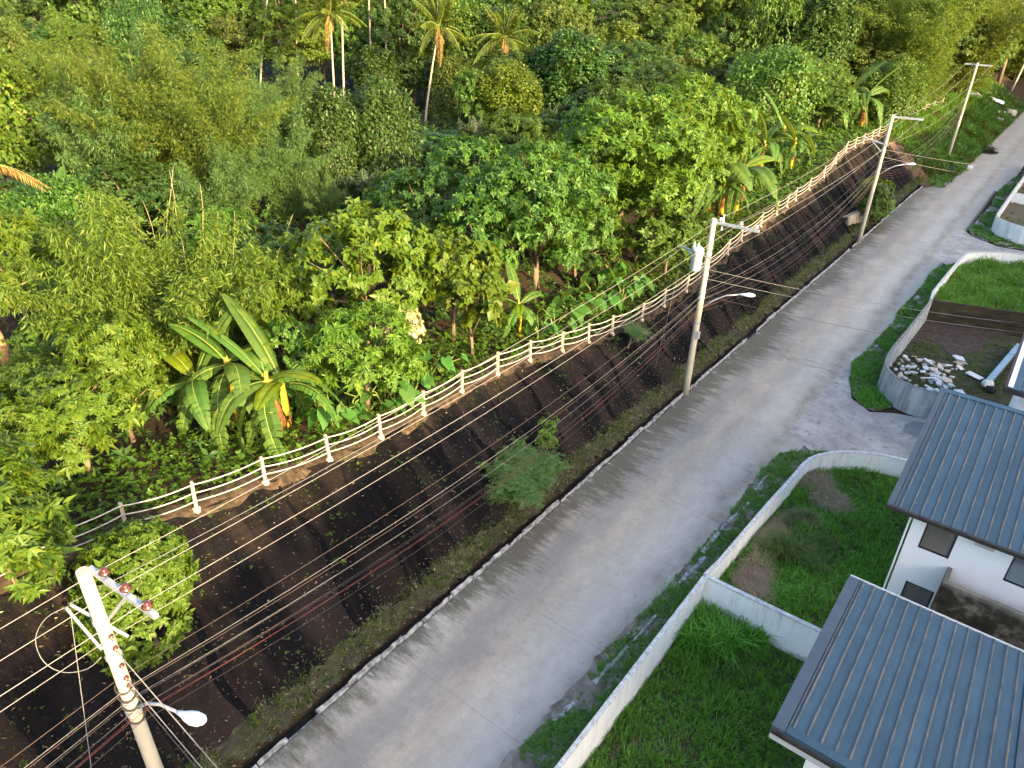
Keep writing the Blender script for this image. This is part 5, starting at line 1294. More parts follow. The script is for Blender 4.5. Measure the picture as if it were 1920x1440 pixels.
b = MB(); b.box((1.68, 23.265, 4.6), (.3, .012, .03)); b.obj('vent', M['black'], ac)
b = MB(); b.box((-.5, 23.42, 2.6), (.06, .06, 5.0)); b.obj('downpipe', M['white'], h2)
b = MB(); holed_wall(b, 1.02, 6.4, 0, 3.12, 22.55, .15, []); b.box((1.1, 23.1, 1.55), (.14, .78, 3.1))
tag(b.obj('firewall', M['firewall']), 'mould stained bare concrete wall standing against the white two storey house', 'wall')

h3 = empty('house', (0, 0, 0), 0, 'house at the right edge with a white and maroon roof edge beside the rubble lot', 'house')
b = MB(); holed_wall(b, 1.5, 6, 0, 4.75, 36.0, .2, [(1.9, 3.0, 2.2, 4.2)]); b.box((1.6, 39.9, 2.37), (.2, 7.4, 4.75)); b.obj('wall', M['house_white'], h3)
louvre_window(h3, 1.9, 3.0, 2.2, 4.2, 36.03, .3, 9)
shed_roof(h3, .86, 6.2, 35.1, 44.2, 4.95, 5.6, 15, .6, .32, 0, 0, .02, 5)
b = MB(); b.box((.82, 39.65, 5.18), (.05, 9.1, .28), Matrix.Rotation(math.atan2(.65, 9.1), 3, 'X')); b.obj('barge_board', M['maroon'], h3)
b = MB(); b.box((1.0, 39.65, 5.34), (.2, 9.1, .05), Matrix.Rotation(math.atan2(.65, 9.1), 3, 'X')); b.obj('edge_cap', M['white'], h3)
b = MB(); b.box((3.5, 35.05, 4.82), (5.3, .06, .2)); b.obj('gutter', M['gutter'], h3)
b = MB(); b.box((3.5, 35.5, 4.72), (5.2, .9, .03)); b.obj('soffit', M['fascia'], h3)

# ------------------------------------------------------------------ rubble and things in the third lot
def rock(sx, sy, sz, rng, flat=False):
    b = MB(); n = 6; vs = []
    for k, (r, z) in enumerate([(.9, 0), (1.0, .45), (.75, 1.0)]):
        for i in range(n):
            a = 6.283 * i / n + rng.uniform(-.25, .25); q = r * rng.uniform(.75, 1.15)
            vs.append((math.cos(a) * q * sx / 2, math.sin(a) * q * sy / 2, z * sz * rng.uniform(.85, 1.1) + (0 if k else -.02)))
    fs = [(k * n + i, k * n + (i + 1) % n, (k + 1) * n + (i + 1) % n, (k + 1) * n + i) for k in range(2) for i in range(n)] + [tuple(range(2 * n, 3 * n)), tuple(range(n - 1, -1, -1))]
    b.add(vs, fs); return b
rr = random.Random(5)
for i, (x, y) in enumerate(RUBBLE):
    for q in range(2 if i % 2 else 1):
        s = rr.uniform(.14, .42)
        o = rock(s * rr.uniform(.8, 2.2), s * rr.uniform(.7, 1.2), s * rr.uniform(.16, .5), rr).obj('concrete_chunk', M['rubble'] if rr.random() < .72 else M['rubble_pink'])
        o.location = (x + q * rr.uniform(-.3, .3), y + q * rr.uniform(-.35, .35), .05 + (.12 if q else 0)); o.rotation_euler = (rr.uniform(-.15, .15), rr.uniform(-.15, .15), rr.uniform(0, 6))
        tag(o, 'pale broken concrete chunk in the rubble strewn inside the grey curved wall', 'rubble', 'broken concrete chunks in the rubble lot')
for i in range(26):
    x, y = RUBBLE[(i * 5 + 2) % len(RUBBLE)]
    b = MB(); n = rr.choice((4, 5)); w = rr.uniform(.2, .5); vs = []
    for zz in (0, rr.uniform(.04, .09)):
        r2 = random.Random(i)
        for k in range(n): a = 6.283 * k / n + r2.uniform(-.35, .35); q = w * r2.uniform(.6, 1.0); vs.append((math.cos(a) * q, math.sin(a) * q * .7, zz))
    b.add(vs, [tuple(range(n - 1, -1, -1)), tuple(range(n, 2 * n))] + [(k, (k + 1) % n, n + (k + 1) % n, n + k) for k in range(n)])
    o = b.obj('rubble_plate', M['rubble'] if i % 4 else M['rubble_pink'], loc=(x + rr.uniform(-.4, .4), y + rr.uniform(-.5, .5), .16 + rr.uniform(0, .14))); o.rotation_euler = (rr.uniform(-.4, .4), rr.uniform(-.4, .4), rr.uniform(0, 6))
    tag(o, 'flat broken concrete plate tipped into the rubble inside the grey curved wall', 'rubble', 'flat broken plates in the rubble lot')
def box_thing(name, mat, c, d, rz, label, cat, tilt=0):
    b = MB(); b.box((0, 0, 0), d); o = b.obj(name, mat, loc=c); o.rotation_euler = (tilt, 0, rz)
    bv = o.modifiers.new('bevel', 'BEVEL'); bv.width = min(d) * .15; bv.segments = 2
    return tag(o, label, cat)
box_thing('plank', M['rubble'], (-2.65, 44.2, .3), (.9, .12, .06), .7, 'long pale plank lying across the rubble heap', 'plank', .1)
box_thing('cement_sheet', M['rubble'], (-.55, 46.6, .2), (.95, .4, .06), -.5, 'pale broken sheet lying alone on the grass right of the rubble heap', 'sheet', .1)
box_thing('cement_sheet', M['rubble'], (-.75, 43.3, .25), (.5, 1.0, .07), .6, 'pale triangular sheet beside the white bucket', 'sheet', .15)
box_thing('cement_sheet', M['rubble_pink'], (-.95, 42.3, .22), (1.3, .3, .1), -.25, 'pinkish slab lying just behind the house roof edge', 'sheet')
b = MB(); L = 6.6
b.box((0, 0, 0), (.34, L, .3)); du = b.obj('duct', M['pipe'], loc=(.62, 49.1, .42)); du.rotation_euler = (.03, 0, -.13)
bv = du.modifiers.new('bevel', 'BEVEL'); bv.width = .05; bv.segments = 2
tag(du, 'long blue grey duct lying on the grass beside the house at the right edge', 'duct')
b = MB(); b.lathe([(.2, 0), (.24, .02), (.25, .1), (.24, .46), (.26, .48), (.26, .52), (.22, .53)], 16, (0, 0, 0), (.3, -.8, .35)); o = b.obj('bucket', M['white'], loc=(.12, 45.7, .3), smooth=True)
tag(o, 'white plastic drum lying at the near end of the blue grey duct', 'drum')
o = rock(.7, .5, .4, rr).obj('rubbish_bag', M['black'], loc=(.42, 45.2, .05)); tag(o, 'black rubbish bag on the grass right of the white drum', 'bag')
o = rock(.5, .36, .2, rr).obj('sack', M['rubble'], loc=(-3.1, 46.9, .05)); tag(o, 'white sack lying alone at the top of the rubble', 'sack')

# far end of the road: dumped things
o = rock(1.7, 1.0, .5, rr).obj('tarpaulin', M['tarp'], loc=(-12.0, 108.1, .25)); tag(o, 'dark blue crumpled tarpaulin at the foot of the grassy slope', 'tarpaulin')
o = rock(.8, .6, .4, rr).obj('rubbish_bag', M['white'], loc=(-10.4, 112.7, .0)); tag(o, 'white rubbish bag at the far left kerb of the road', 'bag')
for (x, y, s) in [(-12.3, 155.7, 1.3), (-12.0, 167.6, 2.2), (-12.8, 163, 1.2), (-13.4, 160, 1.0)]:
    o = rock(s, s * .7, s * .5, rr).obj('rubbish_heap', M['trash'], loc=(x, y, max(ground_z(x, y), 0))); tag(o, 'pale heap of dumped rubbish on the verge at the far end of the road', 'rubbish', 'dumped rubbish at the far end of the road')
b = MB(); b.box((0, 0, 0), (2.6, 1.2, .12)); o = b.obj('metal_sheet', M['white'], loc=(-14.6, 166, 3.0)); o.rotation_euler = (.3, .3, .2); tag(o, 'white sheet lying on the grass top beyond the fourth utility pole', 'sheet')
b = MB()
for i in range(9): 
    a = Vector((rr.uniform(-1.4, 1.4), rr.uniform(-1, 1), rr.uniform(0, .3))); b.tube([a, a + Vector((rr.uniform(-1.6, 1.6), rr.uniform(-1, 1), rr.uniform(.2, 1.0)))], .05, 5)
tag(b.obj('branch_pile', M['rail'], loc=(-17.2, 157, 4.0)), 'pile of bare white branches behind the fourth utility pole', 'branches')
b = MB()
for i in range(16):
    a = Vector((rr.uniform(-.25, .25), rr.uniform(-.3, .3), 0)); b.tube([a, a + Vector((rr.uniform(-.3, .3), rr.uniform(-.3, .3), rr.uniform(.7, 1.5)))], [.05, .015], 5)
o = b.obj('dead_plant', M['banana_dry'] if 'banana_dry' in M else LEAF['banana_dry'], loc=(-13.7, 98.6, .1)); tag(o, 'orange dead plant standing where the black netting ends', 'plant')
b = MB(); b.box((0, 0, 0), (.08, 1.5, .9)); o = b.obj('board', M['white'], loc=(-20.9, 58.6, 4.4)); o.rotation_euler = (.5, .5, .2); tag(o, 'pale board lying under the ragged banana plants', 'board')
def leaf_pile(name, loc, n, rad, h, mat, label, cat):
    P = RN.normal(0, 1, (n, 3)) * np.array([rad, rad, 0]) * .5; P[:, 2] = np.abs(RN.normal(0, h, n))
    V, F = rosettes(P, unit(RN.normal(0, .5, (n, 3)) + np.array([0, 0, 1])), 5, .35, .12, RN, .3)
    return tag(mobj(name, np_mesh(name, V, F, mat), None, loc), label, cat)
leaf_pile('cut_branches', (-9.9, 126.5, .03), 160, .9, .35, LEAF['palm_dark'], 'grey green pile of cut branches lying on the road', 'branches')

# headwall set into the foot of the bank
b = MB(); b.box((0, 0, 0), (.22, 4.3, 1.7)); b.box((-.12, 0, .88), (.5, 4.5, .1)); hw = b.obj('headwall', M['headwall'], loc=(-14.55, 73.0, .8)); hw.rotation_euler = (0, -.12, -.1)
tag(hw, 'pale mossy concrete headwall in the foot of the black bank', 'headwall')
strip('culvert_earth', lambda y: -14.6, lambda y: -13.5, 69.6, 75.6, .4, 5, lambda x, y: .26 + .1 * math.sin(y * 2), M['berm'], .05, edge=.15, seed=2)['kind'] = 'structure'

# ------------------------------------------------------------------ fence
fence = empty('post_and_rail_fence', (FENCE[4][0], FENCE[4][1], FENCE[4][2]), 0, 'long white fence of concrete posts and three sagging rails along the top of the bank', 'fence')
fb = Vector(fence.location)
PH = 1.08
b = MB()
b.add([(-.055, -.055, -.1), (.055, -.055, -.1), (.055, .055, -.1), (-.055, .055, -.1), (-.05, -.05, PH - .03), (.05, -.05, PH - .03), (.05, .05, PH - .03), (-.05, .05, PH - .03), (-.035, -.035, PH), (.035, -.035, PH), (.035, .035, PH), (-.035, .035, PH)],
      [(0, 1, 5, 4), (1, 2, 6, 5), (2, 3, 7, 6), (3, 0, 4, 7), (4, 5, 9, 8), (5, 6, 10, 9), (6, 7, 11, 10), (7, 4, 8, 11), (8, 9, 10, 11)])
b.lathe([(.15, -.1), (.13, .05), (.06, .09)], 8)
pm = b.mesh('post', M['post'])
FP = [Vector(p) for p in FENCE]
for i, p in enumerate(FP):
    o = mobj('post', pm, fence, p - fb); o.rotation_euler = (R.uniform(-.06, .06), R.uniform(-.05, .05), R.uniform(-.3, .3))
for i in range(len(FP) - 1):
    for hh in (1.0, .68, .36):
        a = FP[i] + Vector((.07, 0, hh)); c = FP[i + 1] + Vector((.07, 0, hh)); ln = (c - a).length; sg = .05 * ln * R.uniform(.7, 1.1)
        b = MB(); b.tube([a.lerp(c, t) - Vector((0, 0, sg * 4 * t * (1 - t))) - fb for t in [0, .12, .25, .4, .55, .7, .85, 1]], .023, 6)
        b.obj('rail', M['rail'], fence, smooth=True)

# ------------------------------------------------------------------ poles
def pole(x, y, z, top, label, r0=.19, r1=.13):
    e = empty('utility_pole', (x, y, z), 0, label, 'utility pole')
    b = MB(); n = 7
    b.tube([(0, 0, -.2 + (top - z + .2) * i / n) for i in range(n + 1)], [r0 + (r1 - r0) * i / n for i in range(n + 1)], 14)
    b.obj('shaft', M['pole'], e, smooth=False)
    for p in e.children[0].data.polygons: p.use_smooth = len(p.vertices) == 4
    return e
def bar(b, a, c, w):
    a, c = Vector(a), Vector(c); d = c - a
    q = d.to_track_quat('Y', 'Z').to_matrix(); b.box((a + c) / 2, (w, d.length, w), q)
def band_on(e, zz, r):
    b = MB(); b.lathe([(r, -.04), (r + .02, -.04), (r + .02, .04), (r, .04)], 14, (0, 0, zz)); b.obj('band', M['steel'], e)
def pin_insulator(e, p, mat='porcelain', s=1.0):
    b = MB(); b.lathe([(.02 * s, -.16 * s), (.02 * s, 0), (.05 * s, .0), (.105 * s, .03 * s), (.11 * s, .06 * s), (.06 * s, .085 * s), (.055 * s, .1 * s), (.085 * s, .12 * s), (.08 * s, .15 * s), (.03 * s, .17 * s)], 14, p)
    return b.obj('insulator', M[mat], e, smooth=True)
ARM1 = [(-12.66, 3.49), (-11.92, 3.54), (-11.17, 3.57)]
p1 = pole(-13.1, 3.26, 0, 9.5, 'nearest utility pole at the lower left, cream coloured in the evening sun')
def loc(e, p): return Vector(p) - Vector(e.location)
b = MB(); bar(b, loc(p1, (-13.2, 3.42, 9.38)), loc(p1, (-10.98, 3.6, 9.38)), .11); arm = b.obj('crossarm', M['steel'], p1)
for (x, y) in ARM1: pin_insulator(arm, loc(p1, (x, y, 9.5)))
b = MB(); bar(b, loc(p1, (-11.95, 3.52, 9.33)), loc(p1, (-13.0, 3.4, 8.1)), .05); b.obj('brace', M['steel'], p1)
band_on(p1, 8.08, .145); band_on(p1, 7.0, .15); band_on(p1, 5.5, .16); band_on(p1, 5.2, .162)
b = MB(); bar(b, loc(p1, (-13.95, 3.05, 8.15)), loc(p1, (-12.6, 3.5, 7.75)), .05); bar(b, loc(p1, (-13.95, 2.95, 8.13)), loc(p1, (-13.15, 3.1, 7.3)), .05); b.obj('side_bracket', M['steel'], p1)
for zz in (7.65, 7.3, 6.75, 6.35, 6.1): pin_insulator(p1, (.17, .03, zz), 'porcelain', .55)
for zz in (6.0, 5.72, 5.42, 4.95):
    b = MB(); b.tube([(.0 + .2 * math.cos(a), .2 * math.sin(a), zz + .05 * math.sin(a * 2 + zz)) for a in np.linspace(0, 6.4, 18)], .022, 5); b.obj('cable_loop', M['wire_dark'], p1)
p2 = pole(-13.1, 33.7, 0, 10.03, 'second utility pole, standing at the road kerb with a transformer')
b = MB(); bar(b, loc(p2, (-13.35, 33.9, 9.8)), loc(p2, (-10.86, 33.9, 9.8)), .12); arm = b.obj('crossarm', M['steel'], p2)
for x in (-12.84, -11.79, -11.0): pin_insulator(arm, loc(p2, (x, 33.9, 9.93)), 'porcelain_light', .9)
b = MB(); b.lathe([(.05, 0), (.06, .5), (.04, .8)], 8, loc(p2, (-12.75, 34.0, 9.45))); b.obj('fuse_cutout', M['porcelain_light'], arm)
b = MB(); bar(b, loc(p2, (-14.6, 33.6, 8.3)), loc(p2, (-12.9, 33.6, 8.05)), .08); bar(b, loc(p2, (-14.3, 33.6, 8.25)), loc(p2, (-13.2, 33.6, 7.3)), .05); b.obj('side_bracket', M['steel'], p2)
for zz in (8.2, 7.5, 7.1, 6.1, 5.8, 4.4): band_on(p2, zz, .155)
for zz in (7.9, 7.4, 7.0): pin_insulator(p2, (.18, 0, zz), 'porcelain', .55)
b = MB(); b.box((.2, -.1, 3.75), (.16, .14, .4)); b.obj('meter_box', M['fascia'], p2)
tr = empty('transformer', (-13.42, 33.45, 7.35), 0, 'pale grey drum transformer hung on the second utility pole', 'transformer')
b = MB(); b.lathe([(.25, 0), (.28, .04), (.28, 1.02), (.305, 1.04), (.305, 1.11), (.23, 1.19), (.05, 1.22)], 20, (-.12, -.12, 0)); b.obj('tank', M['tank'], tr, smooth=True)
for dx in (-.22, .0): 
    b = MB(); b.lathe([(.05, 0), (.075, .06), (.045, .1), (.07, .16), (.04, .2), (.02, .3)], 10, (-.12 + dx, -.12, 1.14)); b.obj('bushing', M['porcelain_light'], tr)
b = MB(); b.box((.08, .0, .35), (.2, .1, .08)); b.box((.08, .0, .9), (.2, .1, .08)); b.obj('hanger', M['steel'], tr)
p3 = pole(-13.1, 69.5, 0, 11.05, 'third utility pole, rising behind the small kerbside tree')
b = MB(); bar(b, loc(p3, (-13.2, 69.7, 10.85)), loc(p3, (-10.8, 70.0, 10.85)), .14); b.obj('crossarm', M['steel'], p3)
b = MB(); bar(b, loc(p3, (-14.9, 69.4, 9.0)), loc(p3, (-12.8, 69.4, 8.6)), .1); bar(b, loc(p3, (-14.3, 69.4, 8.9)), loc(p3, (-13.2, 69.4, 8.0)), .07); b.obj('side_bracket', M['steel'], p3)
for zz in (8.8, 8.0, 6.8, 6.2): band_on(p3, zz, .16)
p4 = pole(-13.1, 111.3, ground_z(-13.1, 111.3), 12.6, 'fourth utility pole in the grass, with a wide crossarm on top')
b = MB(); bar(b, loc(p4, (-14.5, 111.5, 12.4)), loc(p4, (-11.5, 111.7, 12.35)), .16); b.obj('crossarm', M['steel'], p4)
b = MB(); bar(b, loc(p4, (-13, 111.3, 9.1)), loc(p4, (-12.0, 111.3, 9.1)), .1); b.obj('side_bracket', M['steel'], p4)
p5 = pole(-14.9, 192, ground_z(-14.9, 192) - .2, 11.8, 'farthest utility pole, grey and leaning at the upper right corner', .22, .15)
p5.rotation_euler = (0, .12, 0)
p0 = pole(-13.1, -27.0, 0, 9.5, 'utility pole behind the camera that carries the near ends of the wires')

def street_lamp(e, att, head, label):
    a, c = Vector(att), Vector(head); d = c - a
    l = empty('street_lamp', att, 0, label, 'street lamp')
    b = MB(); b.tube([(0, 0, 0), d * .3 + Vector((0, 0, .2)), d * .62 + Vector((0, 0, .22)), d], [.045, .04, .038, .035], 8); b.obj('arm', M['steel'], l, smooth=True)
    h = Vector((d.x, d.y, .12 * d.length)).normalized()
    vs = MB(); prof = [(-.02, .05, .05), (.12, .07, .06), (.28, .13, .1), (.48, .17, .13), (.66, .15, .1), (.76, .07, .05), (.78, .02, .02)]
    s = h.cross(Vector((0, 0, 1))).normalized(); u = s.cross(h); pts = []; fs = []; n = 10
    for t, w, hh in prof:
        for k in range(n):
            an = 6.283 * k / n; pts.append(d + h * t + s * math.cos(an) * w + u * (math.sin(an) * hh * (.55 if math.sin(an) < 0 else 1)))
    for i in range(len(prof) - 1):
        for k in range(n): fs.append((i * n + k, i * n + (k + 1) % n, (i + 1) * n + (k + 1) % n, (i + 1) * n + k))
    fs += [tuple(range(n - 1, -1, -1)), tuple(range((len(prof) - 1) * n, len(prof) * n))]
    vs.add(pts, fs); vs.obj('lamp_head', M['lamp'], l, smooth=True)
street_lamp(p1, (-12.93, 3.3, 5.35), (-11.62, 3.66, 5.92), 'street lamp with a white head on the nearest utility pole')
street_lamp(p2, (-12.95, 33.75, 5.3), (-11.2, 33.9, 6.45), 'street lamp on the second utility pole, its white head over the bank')
street_lamp(p3, (-12.95, 69.6, 6.1), (-11.2, 69.9, 7.2), 'street lamp on the third utility pole, its white head against the netting')

# ------------------------------------------------------------------ wires
def wire(pts, rad, mat, label, group, sag=.0, name='power_line', cat='wire', n=14):
    b = MB(); P = []
    for i in range(len(pts) - 1):
        a, c = Vector(pts[i]), Vector(pts[i + 1]); sg = sag * ((c - a).length / 30) ** 2
        for k in range(n + (i == len(pts) - 2)):
            t = k / n; P.append(a.lerp(c, t) - Vector((0, 0, sg * 4 * t * (1 - t))))
    o = b.tube(P, rad, 5, False); o = b.obj(name, M[mat], smooth=True)
    return tag(o, label, cat, group)
G1 = 'bright conductors strung along the poles'
for (a, c, d, e4, l) in [((-12.66, 3.49, 9.66), (-12.84, 33.9, 10.05), (-13.0, 69.8, 11.0), (-14.4, 111.5, 12.5), 'bright overhead conductor on the insulator nearest the pole'),
                     ((-11.92, 3.54, 9.66), (-11.79, 33.9, 10.05), (-12.0, 69.9, 11.0), (-13.1, 111.5, 12.55), 'bright overhead conductor on the middle insulator of the crossarms'),
                     ((-11.17, 3.57, 9.66), (-11.0, 33.9, 10.05), (-10.9, 70.0, 11.0), (-11.6, 111.7, 12.45), 'bright overhead conductor on the outermost insulator of the crossarms')]:
    wire([(a[0], -27, 9.66), a, c, d, e4], .0078, 'wire_bright', l, G1, .35)
wire([(-12.9, -27, 7.7), (-12.9, 3.3, 7.7), (-12.9, 33.7, 7.95), (-12.9, 69.5, 8.7), (-12.8, 111.3, 9.1)], .0078, 'wire_bright', 'bright neutral conductor below the crossarms', G1, .45)
wire([(-13.95, 3.02, 8.2), (-14.4, 33.6, 8.35), (-14.7, 69.4, 9.05)], .008, 'wire_grey', 'thin grey wire on the side brackets over the bank', G1, .6)
G2 = 'telephone cables slung low between the poles'
tele = [('wire_brown', 6.35, 6.6, -.12, .75), ('wire_grey', 6.15, 6.3, .08, .85), ('wire_brown', 5.95, 6.05, -.05, .95), ('wire_dark', 5.75, 5.9, .1, 1.05), ('wire_grey', 5.6, 5.72, -.1, 1.1), ('wire_brown', 5.45, 5.6, .12, 1.2), ('wire_dark', 5.3, 5.5, 0, 1.3), ('wire_red', 5.2, 5.35, .1, 1.25), ('wire_red', 5.08, 5.25, -.06, 1.4), ('wire_brown', 4.9, 5.1, .05, 1.45)]
tl = {'wire_brown': 'weathered brown telephone cable in the low bundle along the bank', 'wire_grey': 'thin grey telephone cable in the low bundle along the bank', 'wire_dark': 'black telephone cable in the low bundle along the bank', 'wire_red': 'reddish telephone cable at the bottom of the low bundle'}
for m, z1, z2, dx, sg in tele:
    wire([(-12.95 + dx, -27, z1), (-12.95 + dx, 3.28, z1), (-12.95 + dx, 33.72, z2), (-12.95 + dx, 69.55, z2 + .9), (-12.9 + dx, 111.3, z2 + 2.2)], .0068 if m != 'wire_red' else .008, m, tl[m], G2 + ' (' + m[5:] + ')', sg, 'telephone_cable', 'cable')
G3 = 'service wires crossing the road'
wire([(-12.95, 33.7, 7.4), (.95, 44.0, 4.9)], .011, 'wire_grey', 'upper service wire from the transformer pole to the house at the right edge', G3, .8, 'service_wire')
wire([(-12.95, 33.7, 6.9), (.95, 42.6, 4.9)], .011, 'wire_grey', 'second service wire from the transformer pole to the house at the right edge', G3, .8, 'service_wire')
wire([(-12.95, 33.7, 6.0), (1.2, 40.0, 4.7)], .008, 'wire_brown', 'thin third service wire from the transformer pole to the house at the right edge', G3, 1.0, 'service_wire')
wire([(-12.95, 69.5, 8.2), (2.0, 82, 6.0)], .014, 'wire_grey', 'upper service wire from the third pole across the far road', G3, .5, 'service_wire')
wire([(-12.95, 69.5, 7.6), (2.0, 86, 4.2)], .014, 'wire_grey', 'lower service wire from the third pole across the far road', G3, .5, 'service_wire')
for k, (z, ex, ey, m) in enumerate([(7.2, -.5, 12.9, 'wire_grey'), (6.3, -.45, 12.9, 'wire_grey'), (6.0, -.4, 12.9, 'wire_dark')]):
    wire([(-12.9, 3.3, z), (-9.6, 3.6, z - 1.9 - .12 * k), (6, 4.4 + .3 * k, 3.4)], .012, m, 'service wire dropping to the right from the nearest pole, ' + ('topmost', 'middle', 'lowest')[k] + ' of three', G3, .3, 'service_wire')
b = MB(); 
_cp = [Vector(p) for p in [(-13.95, 3.0, 8.15), (-14.15, 2.6, 8.0), (-14.25, 2.3, 7.55), (-14.1, 2.25, 7.0), (-13.8, 2.45, 6.7), (-13.4, 2.8, 6.8), (-13.1, 3.1, 7.2)]]
_sm = []
for _i in range(len(_cp) - 1):
    _a, _b, _c, _d = _cp[max(0, _i - 1)], _cp[_i], _cp[_i + 1], _cp[min(len(_cp) - 1, _i + 2)]
    for _t in (0, .25, .5, .75):
        _sm.append(.5 * (2 * _b + (_c - _a) * _t + (2 * _a - 5 * _b + 4 * _c - _d) * _t ** 2 + (3 * _b - 3 * _c + _d - _a) * _t ** 3))
b.tube(_sm, .01, 5); tag(b.obj('jumper_cable', M['wire_grey'], smooth=True), 'grey jumper cable looping round the nearest pole', 'cable')
wire([(-13.9, 3.0, 8.1), (-13.6, 1.6, .3)], .01, 'wire_grey', 'thin guy wire running down behind the nearest pole', G3, 0, 'guy_wire')
wire([(-14.4, 33.6, 8.1), (-14.9, 33.2, 1.2)], .009, 'wire_grey', 'thin ground wire hanging left of the transformer pole', G3, 0, 'guy_wire')

# ------------------------------------------------------------------ trees
for r in TREES: grow(*r)

# small trees on the bank
def feather_tree(x, y, z, h, w, rz, label, seed, tilt=0):
    """flat layered tree with fine feathery leaves"""
    rng = np.random.default_rng(seed)
    n = 9 if h > 2 else 6; Ps = []; tb = MB(); tb.tube([(0, 0, -.1), (.05, .02, h * .4), (-.02, .04, h * .75)], [.06, .045, .025], 7)
    V = []; F = []; off = 0; pp = []; dd = []
    for i in range(n * 5):
        a = rng.uniform(0, 6.28); zz = h * rng.uniform(.55, .84); ln = w / 2 * rng.uniform(.35, 1.0)
        s = np.array([0, 0, zz]); e = np.array([math.cos(a) * ln, math.sin(a) * ln, min(h, zz + h * .16 * rng.uniform(.3, 1.3))])
        tb.tube([Vector(s), Vector(e)], [.02, .006], 4, False)
        for t in np.linspace(.25, 1.0, 9):
            for q in range(5 if h > 2 else 2):
                c = s + (e - s) * t + rng.normal(0, .09, 3) * np.array([1, 1, .4]) * w / 2.6
                b_ = rng.uniform(0, 6.28); d = np.array([math.cos(b_), math.sin(b_), rng.uniform(-.35, .25)])
                for m in range(6):
                    base = c + d * .06 * m
                    for sg in (-1, 1):
                        sd = np.array([-d[1], d[0], 0]) * sg + d * .35 + np.array([0, 0, -.15]); pp.append(base); dd.append(sd)
    pp = np.array(pp); dd = unit(np.array(dd))
    V, F = leaves(pp, dd, unit(np.tile([[0, 0, 1.]], (len(pp), 1)) + rng.normal(0, .25, (len(pp), 3))), .12 if h > 2 else .09, .042 if h > 2 else .02)
    e = empty('feathery_tree', (x, y, z), rz, label, 'tree'); e.rotation_euler = (tilt, 0, rz)
    tb.obj('trunk', M['pale_bark'], e); mobj('crown', np_mesh('crown', V, F, LEAF['fern']), e)
feather_tree(-14.0, 19.5, .05, 2.6, 3.9, .4, 'feathery flat topped small tree growing at the foot of the black bank', 51)
feather_tree(-16.2, 32.1, 2.4, 1.5, 1.7, 2.0, 'tiny feathery sapling leaning out of the netting left of the transformer pole', 52, .25)
def sapling(x, y, z, h, w, label, seed, mat, k=90, L=.2, Wd=.12):
    rng = np.random.default_rng(seed); e = empty('sapling', (x, y, z), 0, label, 'tree')
    b = MB(); b.tube([(0, 0, -.1), (.06, .05, h * .4), (-.03, .1, h * .9)], [.05, .04, .015], 7)
    P = []
    for i in range(k):
        a = rng.uniform(0, 6.28); r = w / 2 * rng.uniform(0, 1) ** .5; P.append((math.cos(a) * r, math.sin(a) * r, h * rng.uniform(.42, 1.0)))
    P = np.array(P)
    for i in range(0, k, 8): b.tube([(0, .05, P[i][2] * .7), tuple(P[i])], [.02, .006], 4, False)
    b.obj('trunk', M['pale_bark'], e)
    V, F = rosettes(P, unit(P * np.array([1, 1, 0]) + np.array([0, 0, .5])), 6, L, Wd, rng, .5)
    mobj('crown', np_mesh('crown', V, F, LEAF[mat]), e)
sapling(-14.75, 22.3, .9, 2.3, .95, 'slim sapling with bright leaves right behind the feathery tree', 61, 'bright', 60)
sapling(-13.75, 74.4, .05, 4.6, 3.1, 'round kerbside tree with a pale stem beside the concrete headwall', 62, 'mid', 420, .34, .14)
sapling(-13.5, 77.2, .0, 2.2, 2.2, 'low leafy plant with big round leaves right of the kerbside tree', 63, 'bright', 60, .55, .5)
for (x, y, s) in [(-14.5, 6.0, .8), (-16.5, 12.0, .5), (-15.2, 27, .6)]: pass

# ------------------------------------------------------------------ bare culms sticking out of the bamboo
for i, q in enumerate(CULMS):
    (x, y, z, tx, ty, tz, *_r) = q[0]
    a, c = Vector((x, y, z)), Vector((tx, ty, tz)); m = a.lerp(c, .55) + Vector((R.uniform(-.5, .5), R.uniform(-.5, .5), .3))
    b = MB(); b.tube([(a * (1 - t) ** 2 + m * (2 * t * (1 - t)) + c * t ** 2) + Vector((.03 * math.sin(t * 25), .03 * math.cos(t * 21), 0)) for t in np.linspace(0, 1, 14)], [.04 - .03 * t for t in np.linspace(0, 1, 14)], 6)
    tag(b.obj('bamboo_culm', M['culm'], smooth=True), 'bare straw coloured bamboo culm sticking up out of the thicket', 'bamboo', 'bare bamboo culms')
b = MB(); b.tube(ARC, [.05 - .04 * i / (len(ARC) - 1) for i in range(len(ARC))], 6); tag(b.obj('bamboo_culm', M['culm'], smooth=True), 'long thin bamboo cane arching from the broken tan stump towards the thicket', 'bamboo')

